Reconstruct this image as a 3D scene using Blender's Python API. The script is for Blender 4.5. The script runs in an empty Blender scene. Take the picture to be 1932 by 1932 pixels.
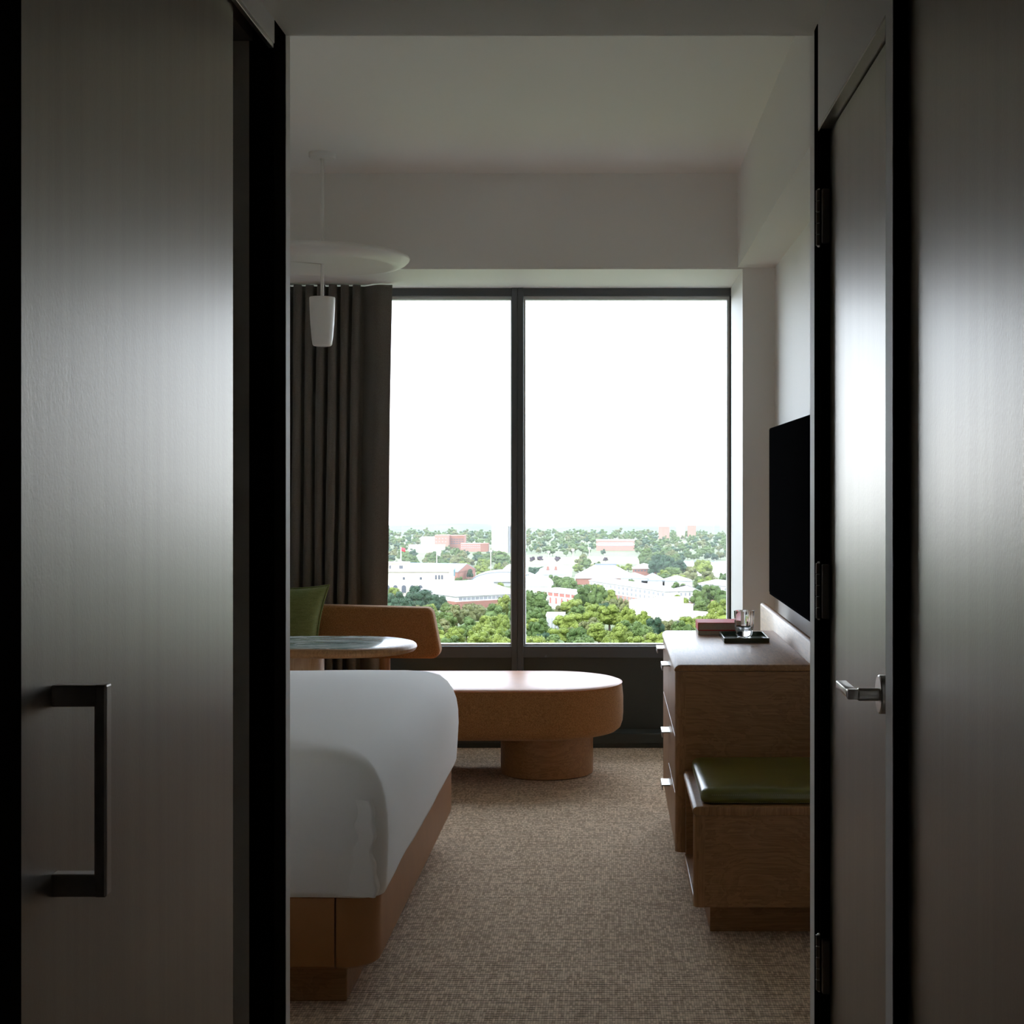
import bpy, bmesh, math, random
from mathutils import Vector, Matrix, noise

# ------------------------------------------------------------------ camera, sky, sun, exposure
S = bpy.context.scene
COL = S.collection
F, VX, VY, CH = 2850.0, 1150.0, 912.0, 1.30          # focal length / vanishing point in photo pixels, eye height
IMG = 1932.0
cam = bpy.data.cameras.new('camera')
cam.sensor_width = 36.0
cam.lens = 36.0 * F / IMG
cam.shift_x = -(VX - IMG / 2) / IMG
cam.shift_y = (VY - IMG / 2) / IMG
cam.clip_start = 0.05
cam.clip_end = 20000
camo = bpy.data.objects.new('camera', cam)
camo.location = (0, 0, CH)
camo.rotation_euler = (math.pi / 2, 0, 0)
COL.objects.link(camo)
S.camera = camo
S.view_settings.view_transform = 'Standard'
S.view_settings.look = 'None'
S.view_settings.gamma = 1.0
S.view_settings.use_curve_mapping = False
S.view_settings.exposure = 3.05       # set for the room, which is lit by the window alone
S.cycles.use_denoising = True
S.cycles.max_bounces = 14
S.cycles.diffuse_bounces = 10
S.cycles.glossy_bounces = 6
S.cycles.transparent_max_bounces = 16
S.cycles.volume_bounces = 2
S.cycles.sample_clamp_indirect = 8.0

SKY_GAIN = 1.0
SUN_GAIN = 0.55


class NT:
    """tiny helper around a node tree"""
    def __init__(s, nt):
        s.nt = nt
        s.nt.nodes.clear()

    def n(s, typ, **kw):
        nd = s.nt.nodes.new(typ)
        for k, v in kw.items():
            if k.startswith('_'):
                setattr(nd, k[1:], v)
        for k, v in kw.items():
            if not k.startswith('_'):
                key = int(k[1:]) if k[0] == 'i' and k[1:].isdigit() else k.replace('_', ' ')
                s.put(nd.inputs[key], v)
        return nd

    def put(s, sock, v):
        if hasattr(v, 'is_output') or isinstance(v, bpy.types.NodeSocket):
            s.nt.links.new(v, sock)
        elif isinstance(v, bpy.types.Node):
            s.nt.links.new(v.outputs[0], sock)
        else:
            if sock.type == 'RGBA' and len(v) == 3:
                v = (*v, 1)
            sock.default_value = v

    def m(s, op, a, b=0.0, c=0.0, clamp=False):
        nd = s.n('ShaderNodeMath', _operation=op, _use_clamp=clamp)
        s.put(nd.inputs[0], a)
        s.put(nd.inputs[1], b)
        if op in ('MULTIPLY_ADD', 'WRAP', 'COMPARE', 'SMOOTH_MIN', 'SMOOTH_MAX'):
            s.put(nd.inputs[2], c)
        return nd.outputs[0]

    def ramp01(s, v, a, b, lo=0.0, hi=1.0, smooth=True):
        nd = s.n('ShaderNodeMapRange', _interpolation_type='SMOOTHSTEP' if smooth else 'LINEAR')
        s.put(nd.inputs[0], v)
        for i, x in zip((1, 2, 3, 4), (a, b, lo, hi)):
            s.put(nd.inputs[i], x)
        return nd.outputs[0]

    def mix(s, f, a, b, blend='MIX'):
        nd = s.n('ShaderNodeMix', _data_type='RGBA', _blend_type=blend)
        s.put(nd.inputs[0], f)
        s.put(nd.inputs[6], a)
        s.put(nd.inputs[7], b)
        return nd.outputs[2]

    def xyz(s, x, y, z=0.0):
        nd = s.n('ShaderNodeCombineXYZ')
        for i, v in enumerate((x, y, z)):
            s.put(nd.inputs[i], v)
        return nd.outputs[0]

    def noise(s, vec, scale=5.0, detail=2.0, rough=0.5, dist=0.0):
        return s.n('ShaderNodeTexNoise', Vector=vec, Scale=scale, Detail=detail, Roughness=rough, Distortion=dist).outputs[0]


def build_world():
    w = bpy.data.worlds.new('sky')
    S.world = w
    w.use_nodes = True
    t = NT(w.node_tree)
    g = t.n('ShaderNodeTexCoord').outputs['Generated']
    sp = t.n('ShaderNodeSeparateXYZ', Vector=g)
    x, y, z = sp.outputs
    az = t.m('ARCTAN2', x, y)
    el = t.m('ARCSINE', z)
    # clear sky, paler towards the horizon
    blue = t.mix(t.ramp01(el, -0.03, 0.16), (0.80, 0.86, 0.93), (0.66, 0.765, 0.92))
    # cumulus: fractal noise on the direction, denser in some places than in others
    q = t.xyz(t.m('MULTIPLY', az, 1.0), t.m('MULTIPLY', el, 1.45), 0.37)
    n1 = t.noise(q, 26, 9, 0.60, 0.15)
    n2 = t.noise(q, 9, 3, 0.5, 0.2)
    field = t.m('ADD', t.m('MULTIPLY', n1, 0.62), t.m('MULTIPLY', n2, 0.38))
    blobs = [(-0.068, 0.067, 0.026, 0.026, 0.22), (-0.128, 0.026, 0.034, 0.040, 0.19), (-0.060, 0.030, 0.030, 0.020, 0.06),
             (0.040, 0.094, 0.060, 0.040, 0.16), (0.005, 0.045, 0.085, 0.030, 0.13), (0.03, 0.008, 0.12, 0.018, 0.06),
             (-0.036, 0.115, 0.030, 0.022, 0.10), (-0.118, 0.096, 0.046, 0.040, -0.25), (0.062, 0.035, 0.03, 0.022, -0.04)]
    for a0, e0, ra, re, wt in blobs:
        dx = t.m('DIVIDE', t.m('SUBTRACT', az, a0), ra)
        dy = t.m('DIVIDE', t.m('SUBTRACT', el, e0), re)
        d2 = t.m('ADD', t.m('MULTIPLY', dx, dx), t.m('MULTIPLY', dy, dy))
        field = t.m('ADD', field, t.m('MULTIPLY', t.m('EXPONENT', t.m('MULTIPLY', d2, -1.0)), wt))
    mask = t.ramp01(field, 0.515, 0.605)
    # shading inside the clouds: tops white, bases a little greyer
    qo = t.xyz(az, t.m('MULTIPLY', t.m('ADD', el, 0.010), 1.45), 0.37)
    no = t.noise(qo, 26, 6, 0.55, 0.15)
    lit = t.ramp01(t.m('SUBTRACT', n1, no), -0.10, 0.12)
    cloud = t.mix(lit, (0.87, 0.90, 0.945), (1.03, 1.03, 1.03))
    skyc = t.mix(mask, blue, cloud)
    skyc = t.mix(t.ramp01(el, 0.02, -0.03), skyc, (0.83, 0.875, 0.92))
    bg = t.n('ShaderNodeBackground', Color=skyc, Strength=SKY_GAIN)
    out = t.n('ShaderNodeOutputWorld')
    t.nt.links.new(bg.outputs[0], out.inputs[0])


build_world()
sun = bpy.data.lights.new('sun', 'SUN')
sun.energy = SUN_GAIN
sun.angle = math.radians(0.6)
sun.color = (1.0, 0.96, 0.88)
suno = bpy.data.objects.new('sun', sun)
suno.rotation_euler = Vector((0.50, 0.52, -0.70)).to_track_quat('-Z', 'Y').to_euler()
suno.location = (0, -5, 30)
COL.objects.link(suno)


# ------------------------------------------------------------------ helpers
def W(px, py, Y):
    return Vector(((px - VX) * Y / F, Y, CH - (py - VY) * Y / F))


def X(px, Y):
    return (px - VX) * Y / F


def Z(py, Y):
    return CH - (py - VY) * Y / F


def off(o):
    v = Vector((0, 0, 0))
    while o is not None:
        v += o.location
        o = o.parent
    return v


def tag(o, label=None, cat=None, group=None, kind=None):
    if label:
        o['label'] = label
    if cat:
        o['category'] = cat
    if group:
        o['group'] = group
    if kind:
        o['kind'] = kind
    return o


def thing(name, loc, label, cat, group=None):
    o = bpy.data.objects.new(name, None)
    o.empty_display_size = 0.1
    o.location = loc
    COL.objects.link(o)
    return tag(o, label, cat, group)


def obj(name, bm, mat, parent=None, smooth=True, label=None, angle=0.6):
    """link a bmesh given in world coordinates as one mesh object"""
    me = bpy.data.meshes.new(name)
    if parent is None:
        lo = [min(v.co[i] for v in bm.verts) for i in range(3)]
        hi = [max(v.co[i] for v in bm.verts) for i in range(3)]
        o0 = Vector(((lo[0] + hi[0]) / 2, (lo[1] + hi[1]) / 2, lo[2]))
    else:
        o0 = off(parent)
    bmesh.ops.translate(bm, verts=bm.verts, vec=-o0)
    bmesh.ops.recalc_face_normals(bm, faces=bm.faces)
    if smooth:
        for f in bm.faces:
            f.smooth = True
        for e in bm.edges:
            if len(e.link_faces) == 2 and e.calc_face_angle(0) > angle:
                e.smooth = False
    bm.to_mesh(me)
    bm.free()
    for m_ in (mat if isinstance(mat, (list, tuple)) else [mat]):
        me.materials.append(m_)
    o = bpy.data.objects.new(name, me)
    COL.objects.link(o)
    if parent is None:
        o.location = o0
    else:
        o.parent = parent
    if label:
        o['label'] = label
    return o


def struct(name, bm, mat, smooth=False, label=None, parent=None):
    o = obj(name, bm, mat, parent, smooth)
    if parent is None:
        o['kind'] = 'structure'
        if label:
            o['label'] = label
    return o


def copy_at(src, parent, loc):
    o = src.copy()
    COL.objects.link(o)
    o.parent = parent
    o.location = Vector(loc) - off(parent)
    return o


def box(x0, x1, y0, y1, z0, z1, bev=0.0, seg=2, bm=None):
    b = bm or bmesh.new()
    r = bmesh.ops.create_cube(b, size=1.0)
    vs = r['verts']
    for v in vs:
        v.co = Vector((x0 + (v.co.x + .5) * (x1 - x0), y0 + (v.co.y + .5) * (y1 - y0), z0 + (v.co.z + .5) * (z1 - z0)))
    if bev:
        es = list({e for v in vs for e in v.link_edges})
        bmesh.ops.bevel(b, geom=es, offset=bev, segments=seg, profile=0.5, affect='EDGES')
    return b


def rrect(cx, cy, hx, hy, r, n=10):
    """rounded rectangle, counter-clockwise, 4*n points"""
    r = max(1e-4, min(r, hx, hy))
    pts = []
    for sx, sy, a0 in ((1, 1, 0), (-1, 1, 90), (-1, -1, 180), (1, -1, 270)):
        for k in range(n):
            a = math.radians(a0 + 90 * k / (n - 1))
            pts.append((cx + sx * (hx - r) + r * math.cos(a), cy + sy * (hy - r) + r * math.sin(a)))
    return pts


def circ(cx, cy, r, n=48):
    return [(cx + r * math.cos(2 * math.pi * k / n), cy + r * math.sin(2 * math.pi * k / n)) for k in range(n)]


def dens(pts, step):
    """resample the straight runs of a closed outline"""
    out = []
    for i, p in enumerate(pts):
        q = pts[(i + 1) % len(pts)]
        d = math.dist(p, q)
        k = max(1, int(d / step))
        for j in range(k):
            out.append((p[0] + (q[0] - p[0]) * j / k, p[1] + (q[1] - p[1]) * j / k))
    return out


def loft(rings, bm=None, cap0=True, cap1=True, closed=True):
    """rings: lists of 3-D points of equal count"""
    b = bm or bmesh.new()
    vr = [[b.verts.new(p) for p in r] for r in rings]
    n = len(rings[0])
    for i in range(len(vr) - 1):
        for j in range(n if closed else n - 1):
            k = (j + 1) % n
            b.faces.new((vr[i][j], vr[i][k], vr[i + 1][k], vr[i + 1][j]))
    if cap0:
        b.faces.new(list(reversed(vr[0])))
    if cap1:
        b.faces.new(vr[-1])
    return b


def lathe(cx, cy, prof, n=48, bm=None, cap0=True, cap1=True):
    return loft([[(x_, y_, z_) for x_, y_ in circ(cx, cy, max(r_, 1e-4), n)] for r_, z_ in prof], bm, cap0, cap1)


def tube(path, r, n=10, bm=None, cap=True):
    """round tube along a polyline of Vectors"""
    b = bm or bmesh.new()
    path = [Vector(p) for p in path]
    rings = []
    for i, p in enumerate(path):
        d = (path[min(i + 1, len(path) - 1)] - path[max(i - 1, 0)]).normalized()
        up = Vector((0, 0, 1)) if abs(d.z) < 0.9 else Vector((1, 0, 0))
        u = d.cross(up).normalized()
        v = d.cross(u).normalized()
        rr = r[i] if isinstance(r, (list, tuple)) else r
        rings.append([tuple(p + u * rr * math.cos(2 * math.pi * k / n) + v * rr * math.sin(2 * math.pi * k / n)) for k in range(n)])
    return loft(rings, b, cap, cap)


def extrude_poly(pts, y0, y1, bev=0.0, seg=3, axis='y', bm=None):
    """outline in (x,z) extruded along y (or (y,z) along x)"""
    b = bm or bmesh.new()
    f = (lambda p, t: (p[0], t, p[1])) if axis == 'y' else (lambda p, t: (t, p[0], p[1]))
    v0 = [b.verts.new(f(p, y0)) for p in pts]
    v1 = [b.verts.new(f(p, y1)) for p in pts]
    n = len(pts)
    for i in range(n):
        b.faces.new((v0[i], v0[(i + 1) % n], v1[(i + 1) % n], v1[i]))
    fa = b.faces.new(list(reversed(v0)))
    fb = b.faces.new(v1)
    if bev:
        es = list(fa.edges) + list(fb.edges)
        bmesh.ops.recalc_face_normals(b, faces=b.faces)
        bmesh.ops.bevel(b, geom=es, offset=bev, segments=seg, profile=0.5, affect='EDGES')
    return b


# ------------------------------------------------------------------ materials
def principled(name, col, rough=0.5, metal=0.0, spec=0.5, sheen=0.0, coat=0.0):
    m = bpy.data.materials.new(name)
    m.use_nodes = True
    t = NT(m.node_tree)
    out = t.n('ShaderNodeOutputMaterial')
    p = t.n('ShaderNodeBsdfPrincipled')
    t.nt.links.new(p.outputs[0], out.inputs[0])
    p.inputs['Base Color'].default_value = (*col, 1)
    p.inputs['Roughness'].default_value = rough
    p.inputs['Metallic'].default_value = metal
    p.inputs['Specular IOR Level'].default_value = spec
    p.inputs['Sheen Weight'].default_value = sheen
    p.inputs['Coat Weight'].default_value = coat
    return m, t, p


def oco(t):
    return t.n('ShaderNodeNewGeometry').outputs['Position']


def scaled(t, v, s):
    nd = t.n('ShaderNodeVectorMath', _operation='MULTIPLY')
    t.put(nd.inputs[0], v)
    nd.inputs[1].default_value = s
    return nd.outputs[0]


def bump(t, p, h, strength=0.3, dist=0.01):
    b = t.n('ShaderNodeBump', Strength=strength, Distance=dist, Height=h)
    t.nt.links.new(b.outputs[0], p.inputs['Normal'])


def plain(name, col, rough=0.5, nscale=0, namp=0.1, bstr=0.0, bscale=200, bdist=0.001, **kw):
    m, t, p = principled(name, col, rough, **kw)
    if nscale:
        n = t.noise(oco(t), nscale, 4, 0.55)
        f = t.ramp01(n, 0.3, 0.7, 1 - namp, 1 + namp, False)
        c = t.mix(1.0, (*col, 1), t.n('ShaderNodeCombineColor', i0=f, i1=f, i2=f).outputs[0], 'MULTIPLY')
        t.nt.links.new(c, p.inputs['Base Color'])
    if bstr:
        bump(t, p, t.noise(oco(t), bscale, 3, 0.6), bstr, bdist)
    return m


def wood(name, col, dark, axis=0, rough=0.42, scale=1.0, bstr=0.05, spec=0.5):
    m, t, p = principled(name, col, rough, spec=spec)
    s = [26 * scale] * 3
    s[axis] = 1.6 * scale
    pos = oco(t)
    v = scaled(t, pos, s)
    n0 = t.noise(pos, 2.2, 2, 0.5)
    wob = t.n('ShaderNodeVectorMath', _operation='ADD')
    t.put(wob.inputs[0], v)
    t.put(wob.inputs[1], t.xyz(t.m('MULTIPLY', n0, 5), t.m('MULTIPLY', n0, 7), t.m('MULTIPLY', n0, 6)))
    n1 = t.noise(wob.outputs[0], 1.0, 4, 0.55)
    s2 = [420 * scale] * 3
    s2[axis] = 9 * scale
    n2 = t.noise(scaled(t, pos, s2), 1.0, 2, 0.5)
    rings = t.m('FRACT', t.m('MULTIPLY', n1, 6.0))
    r = t.ramp01(rings, 0.0, 0.9)
    f = t.m('ADD', t.m('MULTIPLY', r, 0.55), t.m('MULTIPLY', t.ramp01(n2, 0.35, 0.65), 0.45))
    c = t.mix(f, (*dark, 1), (*col, 1))
    t.nt.links.new(c, p.inputs['Base Color'])
    if bstr:
        bump(t, p, n2, bstr, 0.0006)
    return m


def weave(name, col, dark, period=0.003, rough=0.95, sheen=0.15, bstr=0.5, slub=0.0, nz=330):
    m, t, p = principled(name, col, rough, spec=0.15, sheen=sheen)
    pos = oco(t)
    sp = t.n('ShaderNodeSeparateXYZ', Vector=pos)
    a = t.m('SINE', t.m('MULTIPLY', t.m('ADD', sp.outputs[0], sp.outputs[1]), 2 * math.pi / period))
    b_ = t.m('SINE', t.m('MULTIPLY', t.m('ADD', sp.outputs[2], t.m('MULTIPLY', sp.outputs[1], 0.3)), 2 * math.pi / period))
    h = t.m('MULTIPLY', a, b_)
    n = t.noise(pos, nz, 3, 0.65)
    n2 = t.noise(scaled(t, pos, (25, 25, 400)), 1.0, 3, 0.6)
    f = t.m('ADD', t.m('MULTIPLY', h, 0.16), t.m('ADD', t.m('MULTIPLY', n, 0.9 - slub), t.m('MULTIPLY', n2, 0.15 + slub)))
    c = t.mix(t.ramp01(f, 0.25, 0.8), (*dark, 1), (*col, 1))
    t.nt.links.new(c, p.inputs['Base Color'])
    bump(t, p, f, bstr, 0.001)
    return m


def door_laminate():
    m, t, p = principled('door_laminate', (0.5, 0.46, 0.41), 0.37, metal=0.86, spec=0.8)
    pos = oco(t)
    n = t.noise(scaled(t, pos, (30, 30, 0.8)), 1.0, 3, 0.5)
    c = t.mix(t.ramp01(n, 0.25, 0.75), (0.285, 0.255, 0.215, 1), (0.315, 0.285, 0.24, 1))
    t.nt.links.new(c, p.inputs['Base Color'])
    n2 = t.noise(scaled(t, pos, (1, 1, 0.7)), 190, 2, 0.5)
    bump(t, p, n2, 0.16, 0.0012)
    return m


def carpet_mat():
    m, t, p = principled('carpet', (0.4, 0.3, 0.2), 1.0, spec=0.1, sheen=0.1)
    pos = oco(t)
    sp = t.n('ShaderNodeSeparateXYZ', Vector=pos)
    x, y = sp.outputs[0], sp.outputs[1]
    wob = t.noise(pos, 45, 2, 0.5)
    u = t.m('DIVIDE', x, 0.0066)
    v = t.m('DIVIDE', t.m('ADD', y, t.m('MULTIPLY', wob, 0.007)), 0.0155)
    fu = t.m('SINE', t.m('MULTIPLY', t.m('FRACT', u), math.pi))
    fv = t.m('SINE', t.m('MULTIPLY', t.m('FRACT', v), math.pi))
    rnd = t.n('ShaderNodeTexWhiteNoise', _noise_dimensions='2D', Vector=t.xyz(t.m('FLOOR', u), t.m('FLOOR', v))).outputs[0]
    streak = t.noise(scaled(t, pos, (9, 60, 1)), 1.0, 3, 0.6)
    streak2 = t.noise(scaled(t, pos, (70, 8, 1)), 1.0, 2, 0.6)
    fine = t.noise(pos, 420, 2, 0.6)
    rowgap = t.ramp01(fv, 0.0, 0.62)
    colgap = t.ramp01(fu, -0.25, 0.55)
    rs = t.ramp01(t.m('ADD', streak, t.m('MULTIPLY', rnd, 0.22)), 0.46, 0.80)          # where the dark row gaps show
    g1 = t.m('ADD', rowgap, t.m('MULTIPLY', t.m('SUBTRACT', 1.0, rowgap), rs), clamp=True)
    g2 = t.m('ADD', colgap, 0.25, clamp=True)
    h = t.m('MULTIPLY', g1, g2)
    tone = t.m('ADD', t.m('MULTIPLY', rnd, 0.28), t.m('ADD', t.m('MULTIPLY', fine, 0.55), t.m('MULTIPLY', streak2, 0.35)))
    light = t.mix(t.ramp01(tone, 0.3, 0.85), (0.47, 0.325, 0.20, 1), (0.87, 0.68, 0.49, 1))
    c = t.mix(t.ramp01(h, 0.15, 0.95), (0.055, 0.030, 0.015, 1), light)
    t.nt.links.new(c, p.inputs['Base Color'])
    bump(t, p, t.m('ADD', h, t.m('MULTIPLY', fine, 0.35)), 0.6, 0.004)
    return m


def marble():
    m, t, p = principled('marble', (0.5, 0.55, 0.52), 0.16, spec=0.5)
    pos = oco(t)
    v = scaled(t, pos, (3.0, 12, 3))
    n = t.noise(v, 2.0, 6, 0.62, 1.2)
    n2 = t.noise(v, 5.5, 5, 0.6, 0.6)
    c = t.mix(t.ramp01(n, 0.42, 0.58), (0.24, 0.33, 0.30, 1), (0.70, 0.745, 0.71, 1))
    c = t.mix(t.ramp01(n2, 0.52, 0.64, 0, 0.5), c, (0.13, 0.20, 0.18, 1))
    t.nt.links.new(c, p.inputs['Base Color'])
    return m


def pane_glass():
    m = bpy.data.materials.new('window_glass')
    m.use_nodes = True
    t = NT(m.node_tree)
    out = t.n('ShaderNodeOutputMaterial')
    tr = t.n('ShaderNodeBsdfTransparent', Color=(0.985, 0.99, 0.985))
    gl = t.n('ShaderNodeBsdfGlossy', Color=(1, 1, 1), Roughness=0.0)
    fr = t.n('ShaderNodeFresnel', IOR=1.25)
    mx = t.n('ShaderNodeMixShader', i0=fr.outputs[0], i1=tr.outputs[0], i2=gl.outputs[0])
    t.nt.links.new(mx.outputs[0], out.inputs[0])
    return m


def clear_glass():
    m, t, p = principled('drinking_glass', (1, 1, 1), 0.0)
    p.inputs['Transmission Weight'].default_value = 1.0
    p.inputs['IOR'].default_value = 1.5
    return m


def foliage(name, c1, c2):
    m, t, p = principled(name, c1, 0.75, spec=0.2)
    oi = t.n('ShaderNodeObjectInfo').outputs['Random']
    n = t.noise(oco(t), 0.45, 3, 0.6)
    f = t.m('ADD', t.m('MULTIPLY', oi, 0.55), t.m('MULTIPLY', t.ramp01(n, 0.3, 0.7), 0.45))
    t.nt.links.new(t.mix(f, (*c1, 1), (*c2, 1)), p.inputs['Base Color'])
    return m


M = {}
M['paint'] = plain('white_wall_paint', (0.86, 0.845, 0.82), 0.55, bstr=0.04, bscale=300)
M['ceil'] = plain('ceiling_paint', (0.90, 0.885, 0.87), 0.7, bstr=0.05, bscale=260)
M['laminate'] = door_laminate()
M['bronze'] = plain('black_bronze_metal', (0.007, 0.0058, 0.0045), 0.6, metal=0.0, spec=0.0)
M['black'] = plain('black_lining', (0.006, 0.005, 0.004), 0.8, spec=0.0)
M['hinge'] = plain('dark_bronze_hinge', (0.10, 0.085, 0.07), 0.38, metal=1.0)
M['nickel'] = plain('satin_nickel', (0.55, 0.52, 0.48), 0.28, metal=1.0)
M['steel_dark'] = plain('dark_brushed_steel', (0.42, 0.38, 0.35), 0.38, metal=1.0)
M['frame'] = plain('window_frame_metal', (0.095, 0.102, 0.106), 0.45, spec=0.4)
M['frame_light'] = plain('pale_window_bead', (0.66, 0.66, 0.66), 0.5)
M['green_panel'] = plain('dark_green_panel', (0.045, 0.055, 0.05), 0.4)
M['glass'] = pane_glass()
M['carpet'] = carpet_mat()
OAK, OAK_D = (0.40, 0.205, 0.082), (0.25, 0.117, 0.042)
M['oak_x'] = wood('oak_grain_across', OAK, OAK_D, 0)
M['oak_y'] = wood('oak_grain_along', OAK, OAK_D, 1, 0.42, bstr=0.0, spec=0.5)
M['oak_z'] = wood('oak_grain_upright', OAK, OAK_D, 2)
M['oak_light'] = wood('light_oak', (0.50, 0.31, 0.155), (0.36, 0.20, 0.085), 2, 0.45)
M['leather'] = plain('cognac_leather', (0.50, 0.185, 0.055), 0.38, 8, 0.08, 0.0, 420, 0.0005, spec=0.4)
M['leather_bed'] = plain('bed_base_leather', (0.36, 0.155, 0.050), 0.45, 6, 0.1, 0.08, 380, 0.0008)
M['fabric'] = weave('caramel_fabric', (0.53, 0.275, 0.11), (0.20, 0.088, 0.030), 0.0055, bstr=0.5, nz=240)
M['green_fabric'] = weave('green_slub_fabric', (0.28, 0.33, 0.13), (0.11, 0.14, 0.04), 0.0035, slub=0.35)
M['green_leather'] = plain('olive_green_leather', (0.125, 0.12, 0.012), 0.30, 7, 0.12, 0.08, 350, 0.0008, spec=0.6)
M['thread'] = plain('pale_stitching', (0.30, 0.27, 0.15), 0.8)
M['linen'] = plain('white_bed_linen', (0.86, 0.845, 0.82), 0.9, sheen=0.2, spec=0.2)
M['curtain'] = weave('grey_brown_curtain', (0.21, 0.195, 0.172), (0.12, 0.11, 0.096), 0.004, sheen=0.25)
M['lampwhite'] = plain('matt_white_lamp', (0.84, 0.825, 0.80), 0.45)
M['tv_screen'] = plain('television_screen', (0.004, 0.004, 0.0045), 0.6, spec=0.0)
M['tv_case'] = plain('television_case', (0.008, 0.008, 0.009), 0.6, spec=0.0)
M['red'] = plain('red_book_cover', (0.72, 0.02, 0.025), 0.6, spec=0.2)
M['pages'] = plain('book_pages', (0.62, 0.56, 0.46), 0.9, 400, 0.15)
M['cream_cover'] = plain('grey_book_cover', (0.45, 0.42, 0.36), 0.6)
M['tray'] = plain('dark_green_lacquer', (0.035, 0.055, 0.025), 0.22, spec=0.6)
M['drink'] = clear_glass()
M['marble'] = marble()

# ------------------------------------------------------------------ the room shell
YW, YG = 6.87, 7.54          # inner face of the window wall, window plane
XR, XL = 0.752, -3.05        # right wall, left wall
XS = 0.583                   # soffit face
ZS = 2.281                   # underside of soffit and of the window recess
ZC = 2.71                    # room ceiling
XE, XD = 0.430, 0.452        # hall wall and recessed doors on the right
XH, XP = -0.685, -0.702      # hall wall and sliding door on the left
YE = 3.20                    # where the hall opens into the room
ZH = 2.248                   # hall ceiling
XJ = 0.612                   # right jamb of the window recess
YB = -1.6                    # end of the hall behind the camera

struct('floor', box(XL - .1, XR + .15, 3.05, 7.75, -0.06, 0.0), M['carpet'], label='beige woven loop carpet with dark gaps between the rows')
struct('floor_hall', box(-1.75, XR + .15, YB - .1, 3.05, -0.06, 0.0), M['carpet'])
struct('ceiling', box(XL - .1, XR + .15, YE - .1, YW + .12, ZC, ZC + .12), M['ceil'], label='white painted ceiling')
struct('ceiling_hall', box(-1.75, XR + .15, YB - .1, YE, ZH, ZH + .08), M['ceil'], label='low textured ceiling over the entry passage')
struct('wall_right', box(XR, XR + .12, YE - .05, 7.75, 0, ZC + .1), M['paint'], label='white painted wall behind the television')
struct('trim_1', box(XS, XR + .02, YE - .02, YW + .05, ZS, ZC + .02), M['paint'], label='white boxed soffit along the right wall')
struct('wall_left', box(XL - .12, XL, YE - .1, 7.75, 0, ZC + .1), M['paint'])

# window wall: header over the window, pier on the right, recess soffit and jambs
WL = -1.80
b = box(XL - .05, XR + .05, YW, YG + .16, ZS, ZC + .1)
struct('wall_far', b, M['paint'], label='painted wall above the window recess')
struct('wall_far_pier', box(XJ, XR + .05, YW, YG + .16, 0, ZS + .02), M['paint'], label='painted pier between window and right wall')
struct('wall_far_pier_left', box(XL - .05, WL, YW, YG + .16, 0, ZS + .02), M['paint'])
struct('trim_2', box(WL - .002, XJ + .002, YW + .004, YG + .02, ZS - .006, ZS + .004), M['paint'], label='white soffit lining of the window recess')
struct('trim_3', box(XJ - .006, XJ + .004, YW + .004, YG + .02, 0, ZS), M['paint'], label='white jamb lining of the window recess')
# room side of the partition around the passage
struct('wall_near', box(XL - .1, XH - .02, YE - .09, YE + .038, 0, ZC + .1), M['paint'])
struct('wall_near_header', box(XH - .04, XR + .05, YE - .04, YE, ZH + .002, ZC + .1), M['paint'])
struct('wall_near_return', box(XE + .02, XR + .1, YE - .10, YE, 0, ZH + .02), M['paint'])

# ---- window
win = thing('window_1', (0, YG, 0), 'two wide panes in a grey metal frame with one mullion', 'window')
del win['category']
win['kind'] = 'structure'
zt, zb = ZS - .006, 0.430
gt, gb = 2.220, 0.498
mulls = [(-0.489, -0.4286)]
bars = [WL] + [-1.56, -1.50] + [-0.489, -0.4286, 0.588, XJ]
obj('frame_head', box(WL, XJ, YG, YG + .07, 2.236, zt, .003), M['frame'], win, False)
obj('frame_sill', box(WL, XJ, YG - .012, YG + .07, zb, 0.488, .003), M['frame'], win, False)
for x0, x1 in ((-0.489, -0.4588), (-0.4588, -0.4286)):
    obj('mullion', box(x0 + .0006, x1 - .0006, YG - .014, YG + .07, zb - .15, zt, .0025), M['frame'], win, False)
obj('frame_jamb', box(WL - .01, WL + .04, YG, YG + .07, zb, zt), M['frame'], win, False)
obj('frame_gasket', box(XJ - .0105, XJ - .0065, YG - .004, YG + .07, zb, 2.236), M['black'], win, False)
for x0, x1 in ((WL + .04, -0.489), (-0.4286, XJ - .01)):
    bd = box(x0, x1, YG + .02, YG + .068, 2.2195, 2.236)
    box(x0, x1, YG + .02, YG + .068, 0.488, 0.4965, bm=bd)
    box(x0, x0 + .008, YG + .02, YG + .068, 0.4965, 2.2195, bm=bd)
    box(x1 - .014 if x1 > 0 else x1 - .006, x1, YG + .02, YG + .068, 0.4965, 2.2195, bm=bd)
    obj('glazing_bead', bd, M['frame_light'], win, False)
    obj('pane', box(x0 + .004, x1 - .004, YG + .046, YG + .052, 0.49, 2.226), M['glass'], win, False)
# panel under the window and the ledge at its foot
struct('wall_far_panel', box(WL - .02, XJ + .01, YG + .012, YG + .16, 0, zb + .02), M['green_panel'], label='dark green metal panel under the window')
struct('baseboard_far', box(WL, XJ, 7.415, YG + .02, 0.022, 0.072, .003), M['green_panel'], label='dark green ledge at the foot of the window panel')
struct('baseboard_far_toe', box(WL, XJ, 7.425, YG + .02, 0.0, 0.024), M['green_panel'])

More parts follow.
